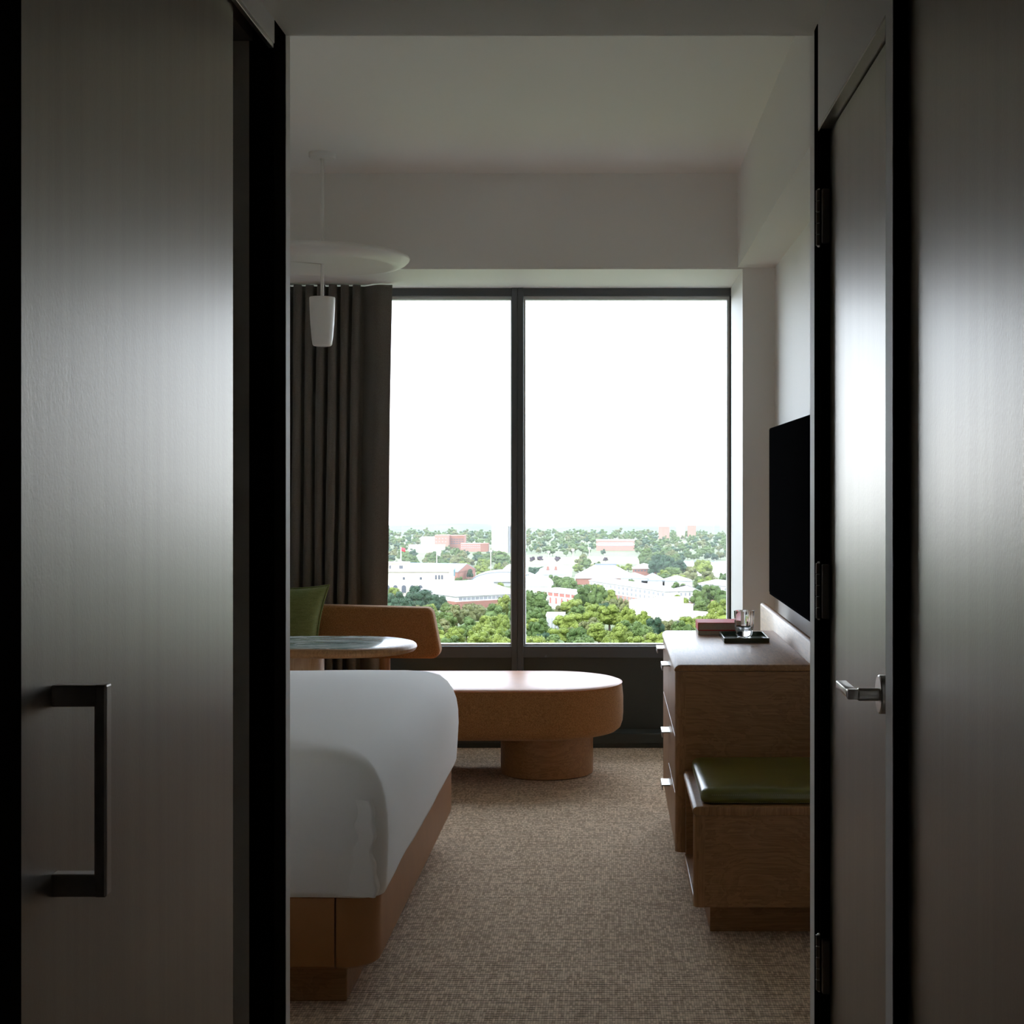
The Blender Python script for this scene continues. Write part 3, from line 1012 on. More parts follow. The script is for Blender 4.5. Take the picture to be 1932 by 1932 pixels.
# ------------------------------------------------------------------ pendant lamp
def pendant():
    Yl = 6.45
    cx = X(608, Yl)
    t_ = thing('pendant_lamp', (cx, Yl, Z(653, Yl)), 'white pendant lamp with wide disc reflector above a small cup', 'lamp')
    obj('canopy', lathe(cx, Yl, [(.045, ZC - .0245), (.054, ZC - .022), (.056, ZC - .018), (.056, ZC + .001)], 48), M['lampwhite'], t_)
    obj('rod_joint', lathe(cx, Yl, [(.006, ZC - .048), (.0075, ZC - .046), (.0075, ZC - .032), (.011, ZC - .030), (.011, ZC - .023)], 24), M['lampwhite'], t_)
    zd = Z(490, Yl)
    R_ = X(772, Yl) - cx
    obj('rod', lathe(cx, Yl, [(.0075, Z(562, Yl)), (.0075, ZC - .045)], 24), M['lampwhite'], t_)
    prof = [(.012, zd - .0180), (.20, zd - .0205), (.285, zd - .0245), (.300, zd - .0275), (.315, zd - .0280), (.338, zd - .0225), (.356, zd - .012), (R_ - .003, zd), (R_, zd + .008), (R_ - .003, zd + .0145), (.352, zd + .0225), (.325, zd + .030), (.28, zd + .034), (.012, zd + .036)]
    obj('disc', lathe(cx, Yl, prof, 96), M['lampwhite'], t_, True, angle=0.9, label='wide white disc with rounded rim')
    # thin joint in the underside running to the centre
    a = math.radians(216)
    d_ = Vector((math.cos(a), math.sin(a), 0))
    pth = [Vector((cx, Yl, zd - .0187)) + d_ * s_ for s_ in (.008, .1, .2)]
    obj('disc_joint', tube(pth, .0014, 6), M['steel_dark'], t_)
    z0, z1 = Z(653, Yl), Z(561, Yl)
    H = z1 - z0
    cup = [(.030, z0), (.0365, z0 + .001), (.0410, z0 + .006), (.0445, z0 + .030), (.0500, z0 + H * .45), (.0535, z0 + H * .8), (.0545, z1 - .003), (.0535, z1), (.0500, z1), (.0495, z1 - .004), (.012, z1 - .010)]
    obj('cup', lathe(cx, Yl, cup, 64), M['lampwhite'], t_, True, angle=0.9, label='tapered white lamp cup')
    obj('lens', lathe(cx, Yl, [(.028, z0 - .0008), (.030, z0 + .002)], 40), M['frame_light'], t_)
pendant()


# ------------------------------------------------------------------ headboard beyond the left edge of the picture
def headboard():
    """padded headboard on the left wall"""
    y0, y1, zt_ = 3.42, 5.50, 1.25
    t_ = thing('headboard', (XL + .06, (y0 + y1) / 2, 0), 'tall caramel padded headboard on the wall at the head of the bed', 'headboard')
    w_ = (y1 - y0) / 4
    for k in range(4):
        obj('padded_panel', box(XL + .11, XL + .17, y0 + k * w_ + .003, y0 + (k + 1) * w_ - .003, .10, zt_, .015, 3), M['fabric'], t_)
    obj('shelf', box(XL + .001, XL + .12, y0, y1, zt_ - .14, zt_ - .11), M['oak_y'], t_, False)
headboard()


# ------------------------------------------------------------------ the town below the window (about 100 m down)
GZ = CH - 100.0
random.seed(7)


def gY(py, h=0.0):
    return (100.0 - h) * F / (py - VY)


def G(px, py, h=0.0):
    """point h metres above the ground seen at a photo pixel"""
    Y = gY(py, h)
    return Vector((X(px, Y), Y, GZ + h))


M['grass'] = plain('park_ground', (0.07, 0.085, 0.035), 0.95, 0.02, 0.4)
M['field'] = plain('dry_sports_field', (0.22, 0.22, 0.10), 0.95, 0.03, 0.15)
M['water'] = plain('river_water', (0.10, 0.13, 0.15), 0.22, spec=0.5)
M['hill'] = plain('wooded_hill', (0.05, 0.07, 0.045), 1.0, 0.01, 0.35)
M['limestone'] = plain('pale_limestone', (0.36, 0.325, 0.26), 0.9, 0.2, 0.06)
M['whitewall'] = plain('white_painted_wall', (0.60, 0.59, 0.56), 0.85)
M['creamwall'] = plain('cream_concrete', (0.50, 0.475, 0.37), 0.85)
M['brick'] = plain('red_brick', (0.20, 0.085, 0.06), 0.9, 0.5, 0.1)
M['pinkbrick'] = plain('pink_brick', (0.27, 0.14, 0.11), 0.9, 0.5, 0.1)
M['greywall'] = plain('grey_concrete', (0.26, 0.26, 0.26), 0.9)
M['slate'] = plain('slate_roof', (0.13, 0.135, 0.145), 0.7)
M['greyroof'] = plain('pale_grey_roof', (0.17, 0.165, 0.16), 0.85, spec=0.2)
M['blueroof'] = plain('blue_grey_roof', (0.10, 0.145, 0.18), 0.7)
M['whiteroof'] = plain('white_roof', (0.60, 0.60, 0.585), 0.7)
M['darkroof'] = plain('dark_metal_roof', (0.09, 0.11, 0.13), 0.5)
M['teal'] = plain('teal_board', (0.05, 0.11, 0.13), 0.6)
M['darkwin'] = plain('dark_window', (0.05, 0.055, 0.07), 0.3)
M['midwin'] = plain('grey_window', (0.20, 0.20, 0.21), 0.3)
M['redwin'] = plain('red_brown_window', (0.30, 0.09, 0.07), 0.5)
M['palepole'] = plain('pale_pole', (0.72, 0.72, 0.68), 0.5)
M['flagred'] = plain('red_flag_cloth', (0.65, 0.03, 0.05), 0.7)
M['flagwhite'] = plain('white_flag_cloth', (0.85, 0.85, 0.83), 0.7)
M['bark'] = plain('tree_bark', (0.10, 0.07, 0.045), 0.9)
FOL = [foliage('yellow_green_leaves', (0.070, 0.098, 0.013), (0.115, 0.140, 0.025)),
       foliage('mid_green_leaves', (0.032, 0.058, 0.013), (0.062, 0.092, 0.023)),
       foliage('dark_green_leaves', (0.013, 0.033, 0.017), (0.027, 0.052, 0.024)),
       foliage('olive_leaves', (0.062, 0.070, 0.023), (0.105, 0.108, 0.042)),
       foliage('purple_leaves', (0.030, 0.020, 0.030), (0.045, 0.028, 0.040))]

g = struct('ground', box(-6000, 6000, 30, 3325, GZ - 2, GZ), M['grass'])

# low hills closing the view
def hpx(py, Y):
    return 100 - (py - VY) * Y / F


def hills():
    b_ = bmesh.new()
    rows = []
    nx = 320
    def ridge_row(px_):
        y_ = 991 - 4.5 * math.exp(-((px_ - 865) / 70) ** 2) + 4.5 * math.exp(-((px_ - 1030) / 42) ** 2) - 2.0 * math.exp(-((px_ - 1140) / 45) ** 2) - 2.5 * math.exp(-((px_ - 1350) / 45) ** 2)
        return y_ + 1.1 * noise.noise(Vector((px_ * .022, 1.3, 0))) + .5 * noise.noise(Vector((px_ * .11, 4.3, 0)))
    for j, (Yh, f) in enumerate(((2880, 0), (3020, .3), (3160, .75), (3260, 1), (3330, .2))):
        r = []
        for i in range(nx + 1):
            xx = -2000 + 4000 * i / nx
            h_ = hpx(ridge_row(VX + xx * F / 3260), 3260)
            r.append((xx * Yh / 3260, Yh, GZ + max(0.2, h_) * f))
        rows.append(r)
    loft(rows, b_, False, False, closed=False)
    o = obj('hills', b_, M['hill'], None, True, angle=3)
    o['kind'] = 'structure'
    o['label'] = 'low hazy wooded hills on the horizon'
hills()


def flat_patch(name, pts, mat, h, label, cat):
    b_ = bmesh.new()
    lo = [b_.verts.new(p) for p in pts]
    up = [b_.verts.new(Vector(p) + Vector((0, 0, h))) for p in pts]
    n = len(pts)
    b_.faces.new(up)
    for i in range(n):
        b_.faces.new((lo[i], lo[(i + 1) % n], up[(i + 1) % n], up[i]))
    o = obj(name, b_, mat, None, False)
    return tag(o, label, cat)

flat_patch('river', [G(1290, 1087), G(1480, 1089), G(1480, 1059), G(1390, 1060), G(1330, 1058), G(1290, 1058)], M['water'], .25, 'pale grey river reach beyond the trees', 'river')
flat_patch('sports_field', [G(960, 1065), G(1210, 1064), G(1200, 1051), G(960, 1053)], M['field'], .2, 'pale dry sports field among the trees', 'field')


SITES = []
CLEAR = []      # (x0, x1, y0, y1, distance): picture areas that nearer trees leave open


def win_mesh(w, h, d=.25, arch=False):
    b_ = bmesh.new()
    if not arch:
        box(-w / 2, w / 2, -d, .05, 0, h, bm=b_)
    else:
        pts = [(-w / 2, 0), (w / 2, 0)] + [(w / 2 * math.cos(a), h - w / 2 + w / 2 * math.sin(a)) for a in [math.pi * k / 10 for k in range(11)]]
        extrude_poly(pts, -d, .05, bm=b_)
    me = bpy.data.meshes.new('window')
    bmesh.ops.recalc_face_normals(b_, faces=b_.faces)
    b_.to_mesh(me)
    b_.free()
    return me


def block(name, label, a, b_pt, depth, hw, wall, roof='flat', hr=None, roofmat=None, over=.4, wins=(), winmat=None, clear=None, bands=(), group=None, cat='building', ridge=None, zbase=0.0):
    """building whose camera side runs from plan point a to b_pt; wins = (u, z, w, h[, arch]) on that side, in metres"""
    a, b2 = Vector((a[0], a[1], 0)), Vector((b_pt[0], b_pt[1], 0))
    L = (b2 - a).length
    ang = math.atan2(b2.y - a.y, b2.x - a.x)
    t_ = thing(name, (a.x, a.y, GZ), label, cat, group)
    t_.rotation_euler = (0, 0, ang)
    def loc(nm, bm_, mat, par=t_, smooth=False, lab=None):
        me = bpy.data.meshes.new(nm)
        bmesh.ops.recalc_face_normals(bm_, faces=bm_.faces)
        bm_.to_mesh(me)
        bm_.free()
        me.materials.append(mat)
        o = bpy.data.objects.new(nm, me)
        COL.objects.link(o)
        o.parent = par
        if lab:
            o['label'] = lab
        return o
    hr = hr or hw + .5
    loc('wall', box(0, L, 0, depth, zbase, hw), wall)
    for z0, z1, mt in bands:
        loc('wall_band', box(-.15, L + .15, -.15, depth + .15, z0, z1), mt)
    rm = roofmat or M['greyroof']
    e = over
    rb = bmesh.new()
    if roof == 'flat':
        box(-e, L + e, -e, depth + e, hw - .05, hr, bm=rb)
    elif roof in ('hip', 'hipflat', 'gable', 'gablex'):
        ri = ridge if ridge is not None else min(depth / 2, L / 2)
        if roof == 'hip':
            top = [(ri, depth / 2 - .1), (L - ri, depth / 2 - .1), (L - ri, depth / 2 + .1), (ri, depth / 2 + .1)]
        elif roof == 'hipflat':
            top = [(ri, ri * depth / L), (L - ri, ri * depth / L), (L - ri, depth - ri * depth / L), (ri, depth - ri * depth / L)]
        elif roof == 'gable':      # ridge parallel to the front
            top = [(-e, depth / 2 - .1), (L + e, depth / 2 - .1), (L + e, depth / 2 + .1), (-e, depth / 2 + .1)]
        else:                      # gable end towards the camera
            top = [(L / 2 - .1, -e), (L / 2 + .1, -e), (L / 2 + .1, depth + e), (L / 2 - .1, depth + e)]
        base = [(-e, -e), (L + e, -e), (L + e, depth + e), (-e, depth + e)]
        loft([[(x_, y_, hw - .05) for x_, y_ in base], [(x_, y_, hw + .3) for x_, y_ in base], [(x_, y_, hr) for x_, y_ in top]], rb)
        if roof == 'gablex':
            gb_ = bmesh.new()
            loft([[(0, -.02, hw), (L, -.02, hw), (L / 2, -.02, hr - .4)], [(0, -e - .05, hw), (L, -e - .05, hw), (L / 2, -e - .05, hr - .4)]], gb_)
            loc('gable', gb_, wall)
    elif roof == 'barrel':
        n = 16
        pts = [(L / 2 - (L / 2 + e) * math.cos(math.pi * k / n), hw + (hr - hw) * math.sin(math.pi * k / n)) for k in range(n + 1)]
        extrude_poly(pts, -e, depth + e, bm=rb)
        ub = bmesh.new()
        pts = [(L / 2 - (L / 2 - .6) * math.cos(math.pi * k / n), hw + (hr - hw - .7) * math.sin(math.pi * k / n)) for k in range(n + 1)]
        extrude_poly(pts, -e - .2, -e + .1, bm=ub)
        loc('end_wall', ub, wall)
    ro = loc('roof', rb, rm)
    mid = (a + b2) / 2 + Vector((-(b2 - a).y, (b2 - a).x, 0)).normalized() * depth / 2
    SITES.append((name.replace('_', ' '), mid.x, mid.y, L / 2, depth / 2, ang))
    if roof == 'hipflat':
        loc('roof_cap', box(ri, L - ri, ri * depth / L, depth - ri * depth / L, hr - .1, hr + .8), M['whiteroof'], ro)
    cache = {}
    for wv in wins:
        u, z_, w_, h_ = wv[:4]
        arch = len(wv) > 4 and wv[4]
        wm = wv[5] if len(wv) > 5 else (winmat or M['darkwin'])
        key = (round(w_, 2), round(h_, 2), arch, wm.name)
        if key not in cache:
            me = win_mesh(w_, h_, .25, arch)
            me.materials.append(wm)
            cache[key] = me
        o = bpy.data.objects.new('window', cache[key])
        COL.objects.link(o)
        o.parent = t_
        o.location = (u, 0, z_)
    if clear:
        CLEAR.append((*clear, a.y))
    return t_


def front(px0, px1, pb):
    """plan points of a facade standing square to the view, its foot at picture row pb"""
    Y = gY(pb)
    return (X(px0, Y), Y), (X(px1, Y), Y), Y / F      # metres per pixel



# stadium
a, b2, mp = front(600, 847, 1128)
Ys = a[1]
def sx(px_): return (px_ - 600) * mp
ws = [(sx(p), hpx(1118.5, Ys), 8.4 * mp, 14.5 * mp, True) for p in (684, 699.5, 715, 731, 746, 762, 778, 793)]
ws += [(sx(p), hpx(1093.5, Ys), 4 * mp, 4.6 * mp) for p in (698, 730, 762, 794)]
ws += [(sx(p), hpx(1093, Ys), 3.4 * mp, 8 * mp) for p in (822.5, 828.5, 834)]
block('stadium', 'pale stone stadium wall with dark arches and small square windows', a, b2, 40, hpx(1079, Ys), M['limestone'], 'flat', hpx(1074.5, Ys), M['limestone'], .9, ws, clear=(728, 846, 1058, 1104), bands=((hpx(1099.5, Ys), hpx(1098, Ys), M['limestone']),))
pil = bpy.data.objects.get('stadium')
a2, b3, mp2 = front(690, 768, 1118)
block('stadium_pavilion', 'small grey pavilion standing on the stadium rim', (X(690, Ys + 12), Ys + 12), (X(768, Ys + 12), Ys + 12), 14, hpx(1063, Ys + 12), M['limestone'], 'flat', hpx(1061, Ys + 12), M['limestone'], .8, zbase=hpx(1074.5, Ys) - .05, wins=
      [((p - 690) * mp, hpx(1073, Ys + 12), 3.2 * mp, 6 * mp) for p in (724, 731, 736.5, 755.5, 759)])

# teal scoreboard
a, b2, mp = front(848, 858.5, 1098)
t_ = thing('scoreboard', (a[0], a[1], GZ), 'dark teal board standing behind the stadium end', 'board')
obj('panel', box(a[0], b2[0], a[1], a[1] + 1.5, GZ + hpx(1087, a[1]), GZ + hpx(1072, a[1])), M['teal'], t_, False)
for xx in (a[0] + 1, b2[0] - 1):
    obj('post', box(xx - .3, xx + .3, a[1] + .4, a[1] + 1, GZ, GZ + hpx(1086, a[1])), M['palepole'], t_, False)

# blue roofed brick hall
block('brick_hall', 'brick hall with blue grey pitched roof and white lantern', G(863, 1096), G(897, 1090), 75, 9, M['brick'], 'gablex', 16.5, M['blueroof'], .6, clear=(820, 896, 1060, 1085))
# gym with truncated hip roof
fl, fr, lf = G(861, 1141, 0), G(992, 1134, 0), G(800, 1126, 0)
fcor = G(861, 1126, 10)
rc = G(985, 1120, 10)
vec = Vector((rc.x - fcor.x, rc.y - fcor.y))
Lg = vec.length
wsg = [(Lg * k / 16, 6.9, Lg / 16 * .82, 2.3, False, M['midwin']) for k in range(1, 16)]
block('gymnasium', 'broad gymnasium with pale grey hipped roof and white flat top', (fcor.x, fcor.y), (rc.x, rc.y), 72, 10, M['whitewall'], 'hipflat', 18, M['greyroof'], 1.5, wsg, bands=((0, 6.0, M['brick']),), clear=(806, 964, 1086, 1134), ridge=Lg * .26)
# arched halls
a, b2, mp = front(889, 1012, 1106)
block('arched_hall', 'hall with a wide dark curved roof behind the gymnasium', a, b2, 40, hpx(1098, a[1]), M['greywall'], 'barrel', hpx(1078.5, a[1]), M['darkroof'], .8, clear=(892, 964, 1078, 1094))
a, b2, mp = front(946, 988, 1090)
block('arched_pavilion', 'small white pavilion with a round arched roof', a, b2, 30, hpx(1084, a[1]), M['whitewall'], 'barrel', hpx(1066, a[1]), M['whiteroof'], .6, clear=(947, 964, 1066, 1082))
a, b2, mp = front(972, 1040, 1118)
block('curved_roof_gym', 'low white building with a shallow curved roof beside the mullion', a, b2, 40, hpx(1107, a[1]), M['whitewall'], 'barrel', hpx(1089, a[1]), M['whiteroof'], .6,
      [((p - 972) * mp, hpx(1106.5, a[1]), 5 * mp, 4 * mp, False, M['midwin']) for p in range(994, 1034, 8)], clear=(990, 1036, 1089, 1108))
# slate roofed house with chimneys
a, b2, mp = front(1010, 1068, 1096)
t_ = block('slate_house', 'long house with grey slate roof and two brick chimneys', a, b2, 22, hpx(1085, a[1]), M['whitewall'], 'hip', hpx(1074, a[1]), M['slate'], .6, clear=(1012, 1064, 1072, 1086), ridge=6)
for px_ in (1033, 1048):
    o = obj('chimney', box(X(px_ - 2.5, a[1]), X(px_ + 2.5, a[1]), a[1] + 8, a[1] + 11, GZ + hpx(1079, a[1]), GZ + hpx(1069.5, a[1])), M['brick'], None, False)
    o.parent = t_
    o.location = o.location - t_.location
a, b2, mp = front(1018, 1078, 1088)
block('white_hall', 'white hall with low white roof behind the slate house', a, b2, 24, hpx(1076, a[1]), M['whitewall'], 'hip', hpx(1065, a[1]), M['whiteroof'], .5, clear=(1020, 1085, 1065, 1074))
# white pyramid roof
a, b2, mp = front(1086, 1194, 1103)
t_ = block('pyramid_hall', 'large hall under a bright white hipped roof with dark ridge cap', a, b2, 52, hpx(1091, a[1]), M['brick'], 'hip', hpx(1067.5, a[1]), M['whiteroof'], 1.0, clear=(1090, 1192, 1066, 1090), ridge=19.5)
o = obj('ridge_cap', box(X(1123, a[1] + 26), X(1163, a[1] + 26), a[1] + 24, a[1] + 28, GZ + hpx(1068.5, a[1]) - .4, GZ + hpx(1066.2, a[1])), M['darkroof'], None, False)
o.parent = t_
o.location = o.location - t_.location
# long white building in two wings
def long_wing(p0, p1, hw, hr, depth, label, clear, n, roofm, plan=None):
    A, B = plan or (G(p0[0], p0[1], hw), G(p1[0], p1[1], hw))
    L = math.dist((A.x, A.y), (B.x, B.y))
    ws_ = []
    for k in range(n):
        u = L * (k + .5) / n
        ws_.append((u, hw - 3.4, L / n * .42, 2.4, False, M['midwin']))
        ws_.append((u, hw - 7.4, L / n * .34, 2.5, False, M['midwin']))
        ws_.append((u, hw - 11.2, L / n * .34, 2.5, False, M['midwin']))
    return block('long_white_building', label, A, B, depth, hw, M['whitewall'], 'hip', hr, roofm, .8, ws_, bands=((hw - 8.5, hw - 7.9, M['whitewall']), (0, hw - 8.2, M['pinkbrick']), (hw - 4.4, hw - 4.0, M['whitewall'])), clear=clear, ridge=min(10, depth / 2))
A_, B_ = G(1112, 1096, 14), G(1255, 1117, 14)
ux, uy = (B_.x - A_.x), (B_.y - A_.y)
ul = math.hypot(ux, uy)
ux, uy = ux / ul, uy / ul
long_wing((1112, 1096), (1255, 1117), 14, 18, 12, 'long white building with brick lower floors and grey roof', (1140, 1256, 1086, 1122), 18, M['greyroof'])
e0 = (B_.x - uy * 12 + .3, B_.y + ux * 12 + .3)            # far corner of its end wall
long_wing(None, None, 14, 18.5, 24, 'white wing with bay front joining the long white building', (1256, 1312, 1090, 1121), 5, M['greyroof'], (Vector((e0[0], e0[1], 0)), Vector((e0[0] + 17, e0[1] + 3.5, 0))))
long_wing((1318, 1101), (1400, 1110), 14, 18, 22, 'farther white wing beyond the bay front', (1318, 1366, 1092, 1103), 7, M['greyroof'])
# standing seam roofs behind it
for (p0, p1, pb, t0, t1, mt, lab) in ((1172, 1222, 1112, 1092, 1081, M['slate'], 'grey roof block behind the long white building'), (1210, 1254, 1112, 1096, 1082, M['darkroof'], 'dark ribbed roof block behind the long white building'), (1250, 1306, 1112, 1097, 1087, M['slate'], 'grey hipped roof block behind the bay front')):
    a, b2, mp = front(p0, p1, pb)
    block('roof_block', lab, a, b2, 26, hpx(t0, a[1]), M['whitewall'], 'hip', hpx(t1, a[1]), mt, .5, clear=(p0 + 2, p1 - 2, t1, t0))
# small brick house with white roof
a, b2, mp = front(1194, 1237, 1086)
block('white_roof_house', 'brick house with pale hipped roof beside the dark trees', a, b2, 22, hpx(1073, a[1]), M['brick'], 'hip', hpx(1064, a[1]), M['whiteroof'], .8, [((p - 1194) * mp, hpx(1078, a[1]), 3 * mp, 3 * mp) for p in range(1199, 1236, 6)], clear=(1194, 1236, 1063, 1082))
# white building with red brown windows
A, B = G(1012, 1114, 13), G(1088, 1122, 13)
Lw = math.dist((A.x, A.y), (B.x, B.y))
ws_ = [(Lw * (k + .5) / 7, 10.0, Lw / 7 * .74, 2.4, False, M['redwin']) for k in range(7)] + [(Lw * (k + .5) / 7, 4.0, Lw / 7 * .28, 5.0, True, M['redwin']) for k in range(7)]
block('white_club_house', 'low white building with arched red brown windows among trees', A, B, 26, 13, M['whitewall'], 'hip', 15.5, M['whiteroof'], 1.0, ws_, clear=(1022, 1096, 1112, 1138), ridge=10)
# cream modern building
A, B = G(1262, 1166, 9), G(1350, 1156, 9)
Lc = math.dist((A.x, A.y), (B.x, B.y))
t_ = block('cream_flat_building', 'cream flat roofed building with a boxy upper storey', A, B, 40, 7.0, M['creamwall'], 'flat', 9.2, M['creamwall'], 1.5, [(Lc * (k + .5) / 9, 1.5, Lc / 9 * .7, 4.5) for k in range(9)], clear=(1240, 1346, 1130, 1166))
for (u0, u1, v0, v1, z1) in ((.30, .86, 14, 30, 15.0), (.22, 1.05, 30, 44, 18.5)):
    bmx = box(Lc * u0, Lc * u1, v0, v1, 9.0, z1)
    me = bpy.data.meshes.new('upper_storey')
    bmesh.ops.recalc_face_normals(bmx, faces=bmx.faces)
    bmx.to_mesh(me)
    bmx.free()
    me.materials.append(M['creamwall'])
    o = bpy.data.objects.new('upper_storey', me)
    COL.objects.link(o)
    o.parent = t_
a, b2, mp = front(1192, 1240, 1170)
block('cream_annex', 'small cream flat roofed annex half hidden by trees', a, b2, 18, hpx(1150, a[1]), M['creamwall'], 'flat', hpx(1146, a[1]), M['whiteroof'], .8, clear=(1194, 1238, 1145, 1152))
a, b2, mp = front(1031, 1064, 1196)
block('glass_building', 'pale green glass walled building corner between the trees', a, b2, 22, hpx(1163, a[1]), plain('pale_green_glazing', (0.45, 0.54, 0.50), 0.4), 'flat', hpx(1160, a[1]), M['whiteroof'], .4, [((p - 1031) * mp, hpx(1192, a[1]), 4.0 * mp, 26 * mp, False, M['greywall']) for p in (1035, 1041, 1047, 1053, 1059)], clear=(1034, 1050, 1161, 1172))
# far brick complex
def grid(px0, w_px, rows_, mp_, cols_, ww, hh, off_=3):
    return [((w_px * (c + .5) / cols_) * mp_, z_, ww * mp_, hh * mp_) for c in range(cols_) for z_ in rows_]
a, b2, mp = front(820, 846, 1038)
block('pink_brick_block', 'pink brick block of the far complex, paler side', a, b2, 30, hpx(1010.5, a[1]), M['pinkbrick'], 'flat', hpx(1010, a[1]), M['pinkbrick'], .2, [(u, hpx(y_, a[1]), 2 * mp, 1.6 * mp, False, M['midwin']) for u in (3 * mp, 9 * mp, 15 * mp, 21 * mp) for y_ in (1017, 1023)], clear=(820, 876, 1010, 1026))
pk = b2
a, b2, mp = front(845.5, 876, 1037)
block('brown_brick_block', 'darker brick block beside the pink brick block', (pk[0], a[1]), b2, 30, hpx(1011, a[1]), M['brick'], 'flat', hpx(1010.3, a[1]), M['brick'], .2, [((4 + 5 * c) * mp, hpx(y_, a[1]), 3.6 * mp, 1.5 * mp) for c in range(5) for y_ in (1018, 1022, 1026)])
pk0 = front(820, 846, 1038)[0]
a, b2, mp = front(794, 820, 1038)
b2 = (pk0[0], b2[1])
block('grey_banded_block', 'pale grey banded block left of the pink brick block', a, b2, 26, hpx(1014, a[1]), M['whitewall'], 'flat', hpx(1013.5, a[1]), M['whitewall'], .2, [(13 * mp, hpx(y_, a[1]), 24 * mp, 1.5 * mp, False, M['midwin']) for y_ in (1018, 1022, 1026)], clear=(795, 820, 1014, 1027))
a, b2, mp = front(869, 907, 1041)
block('low_pink_block', 'low long pink brick block with rows of windows', a, b2, 20, hpx(1026, a[1]), M['pinkbrick'], 'flat', hpx(1025.4, a[1]), M['pinkbrick'], .2, [((2.4 + 3.7 * c) * mp, hpx(y_, a[1]), 2.4 * mp, 1.4 * mp, False, M['midwin']) for c in range(10) for y_ in (1030, 1034)], clear=(872, 906, 1025, 1036))
a, b2, mp = front(907, 921, 1041)
block('brown_annex', 'dark brown annex at the end of the low pink block', (a[0] + .3, a[1]), b2, 20, hpx(1026, a[1]), M['brick'], 'flat', hpx(1025.4, a[1]), M['brick'], .2)
a, b2, mp = front(771, 838, 1043)
block('low_cream_block', 'low cream block in front of the far brick complex', a, b2, 14, hpx(1029, a[1]), M['creamwall'], 'flat', hpx(1028, a[1]), M['creamwall'], .2, [((3 + 5 * c) * mp, hpx(1034, a[1]), 3 * mp, 2 * mp, False, M['midwin']) for c in range(13)], clear=(772, 836, 1028, 1034))
# tower
a, b2, mp = front(927.5, 958, 1043)
H1 = hpx(992.5, a[1])
ws_ = []
for r_ in range(15):
    z_ = H1 - 2.6 - r_ * 2.35
    for c, (u, w_) in enumerate(((2.4, 2.6), (6.4, 2.6), (10.4, 1.6), (14.4, 1.2), (19.4, 2.2), (23.4, 2.6))):
        ws_.append((u * mp, z_, w_ * mp, 1.45, False, M['midwin']))
t_ = block('apartment_tower', 'tall cream apartment tower with stepped top and window grid', a, b2, 26, H1, M['limestone'], 'flat', H1 + .8, M['limestone'], .3, ws_, clear=(926, 968, 983, 1034))
for (u0, u1, z0, z1) in ((.34, .80, H1, H1 + 3.0), (.42, .70, H1 + 3, H1 + 6.2)):
    bmx = box((b2[0] - a[0]) * u0, (b2[0] - a[0]) * u1, 6, 18, z0, z1)
    me = bpy.data.meshes.new('penthouse')
    bmesh.ops.recalc_face_normals(bmx, faces=bmx.faces)
    bmx.to_mesh(me)
    bmx.free()
    me.materials.append(M['limestone'])
    o = bpy.data.objects.new('penthouse', me)
    COL.objects.link(o)
    o.parent = t_
a3, b3, mp3 = front(958, 975, 1042)
block('tower_shaded_side', 'shaded right side of the apartment tower, painted grey', (b2[0], a[1] + 6), (b3[0], a[1] + 6), 24, hpx(993.5, a[1]), M['greywall'], 'flat', hpx(993, a[1]), M['greywall'], .2, [(u * mp, 6 + 2.35 * r_, 1.2 * mp, 1.4, False, M['midwin']) for u in (2, 5, 8) for r_ in range(14)])  # right side of the tower, its shade painted in as grey concrete
# low pink building and far towers on the right
a, b2, mp = front(1125, 1197, 1039)
t_ = block('far_pink_hall', 'long pale pink building far beyond the field', a, b2, 24, hpx(1020, a[1]), M['pinkbrick'], 'flat', hpx(1018.5, a[1]), M['whitewall'], .4, [(36 * mp, hpx(y_, a[1]), 66 * mp, 1.6 * mp, False, M['midwin']) for y_ in (1025, 1030)], clear=(1126, 1192, 1016, 1032), bands=((hpx(1028.5, a[1]), hpx(1026, a[1]), M['whitewall']),))
for (p0, p1, tp, lab) in ((1243, 1263, 994, 'single pinkish tower block near the horizon'), (1277, 1292, 992.5, 'paler one of the paired tower blocks near the horizon'), (1298, 1313, 991.5, 'browner one of the paired tower blocks near the horizon')):
    a, b2, mp = front(p0, p1, 1018)
    block('far_tower_block', lab, a, b2, 18, hpx(tp, a[1]), M['pinkbrick'] if p0 != 1277 else M['limestone'], 'flat', hpx(tp - .6, a[1]), M['greywall'], .1, clear=(p0, p1, 990, 1008))

# masts and flags
def mast(name, px_, pb, pt_, label, cat, head=None, flag=None):
    Y = gY(pb)
    x_ = X(px_, Y)
    mp_ = Y / F
    t2 = thing(name, (x_, Y, GZ), label, cat)
    obj('pole', lathe(x_, Y, [(.9 * mp_, GZ), (.6 * mp_, GZ + hpx(pt_, Y))], 10), M['palepole'], t2)
    if head:
        obj('lamp_head', box(x_ - 2.6 * mp_, x_ + 2.6 * mp_, Y - .5, Y + .5, GZ + hpx(pt_ + 1, Y), GZ + hpx(pt_ - 2, Y)), M['flagwhite'], t2, False)
    if flag:
        w_, h_, mt = flag
        b_ = bmesh.new()
        rows_ = []
        for j in range(2):
            rows_.append([(x_ + w_ * mp_ * i / 8, Y + .5 * math.sin(i * 1.1), GZ + hpx(pt_ + 1 + h_ * j + .35 * i * (.6 + .4 * j), Y)) for i in range(9)])
        loft(rows_, b_, False, False, closed=False)
        o = obj('flag', b_, mt, t2, True, angle=3)
        o.modifiers.new('thickness', 'SOLIDIFY').thickness = .15
mast('flag_pole', 824, 1112, 1036, 'flag pole on the stadium flying a white flag', 'flag', flag=(7, 10, M['flagwhite']))
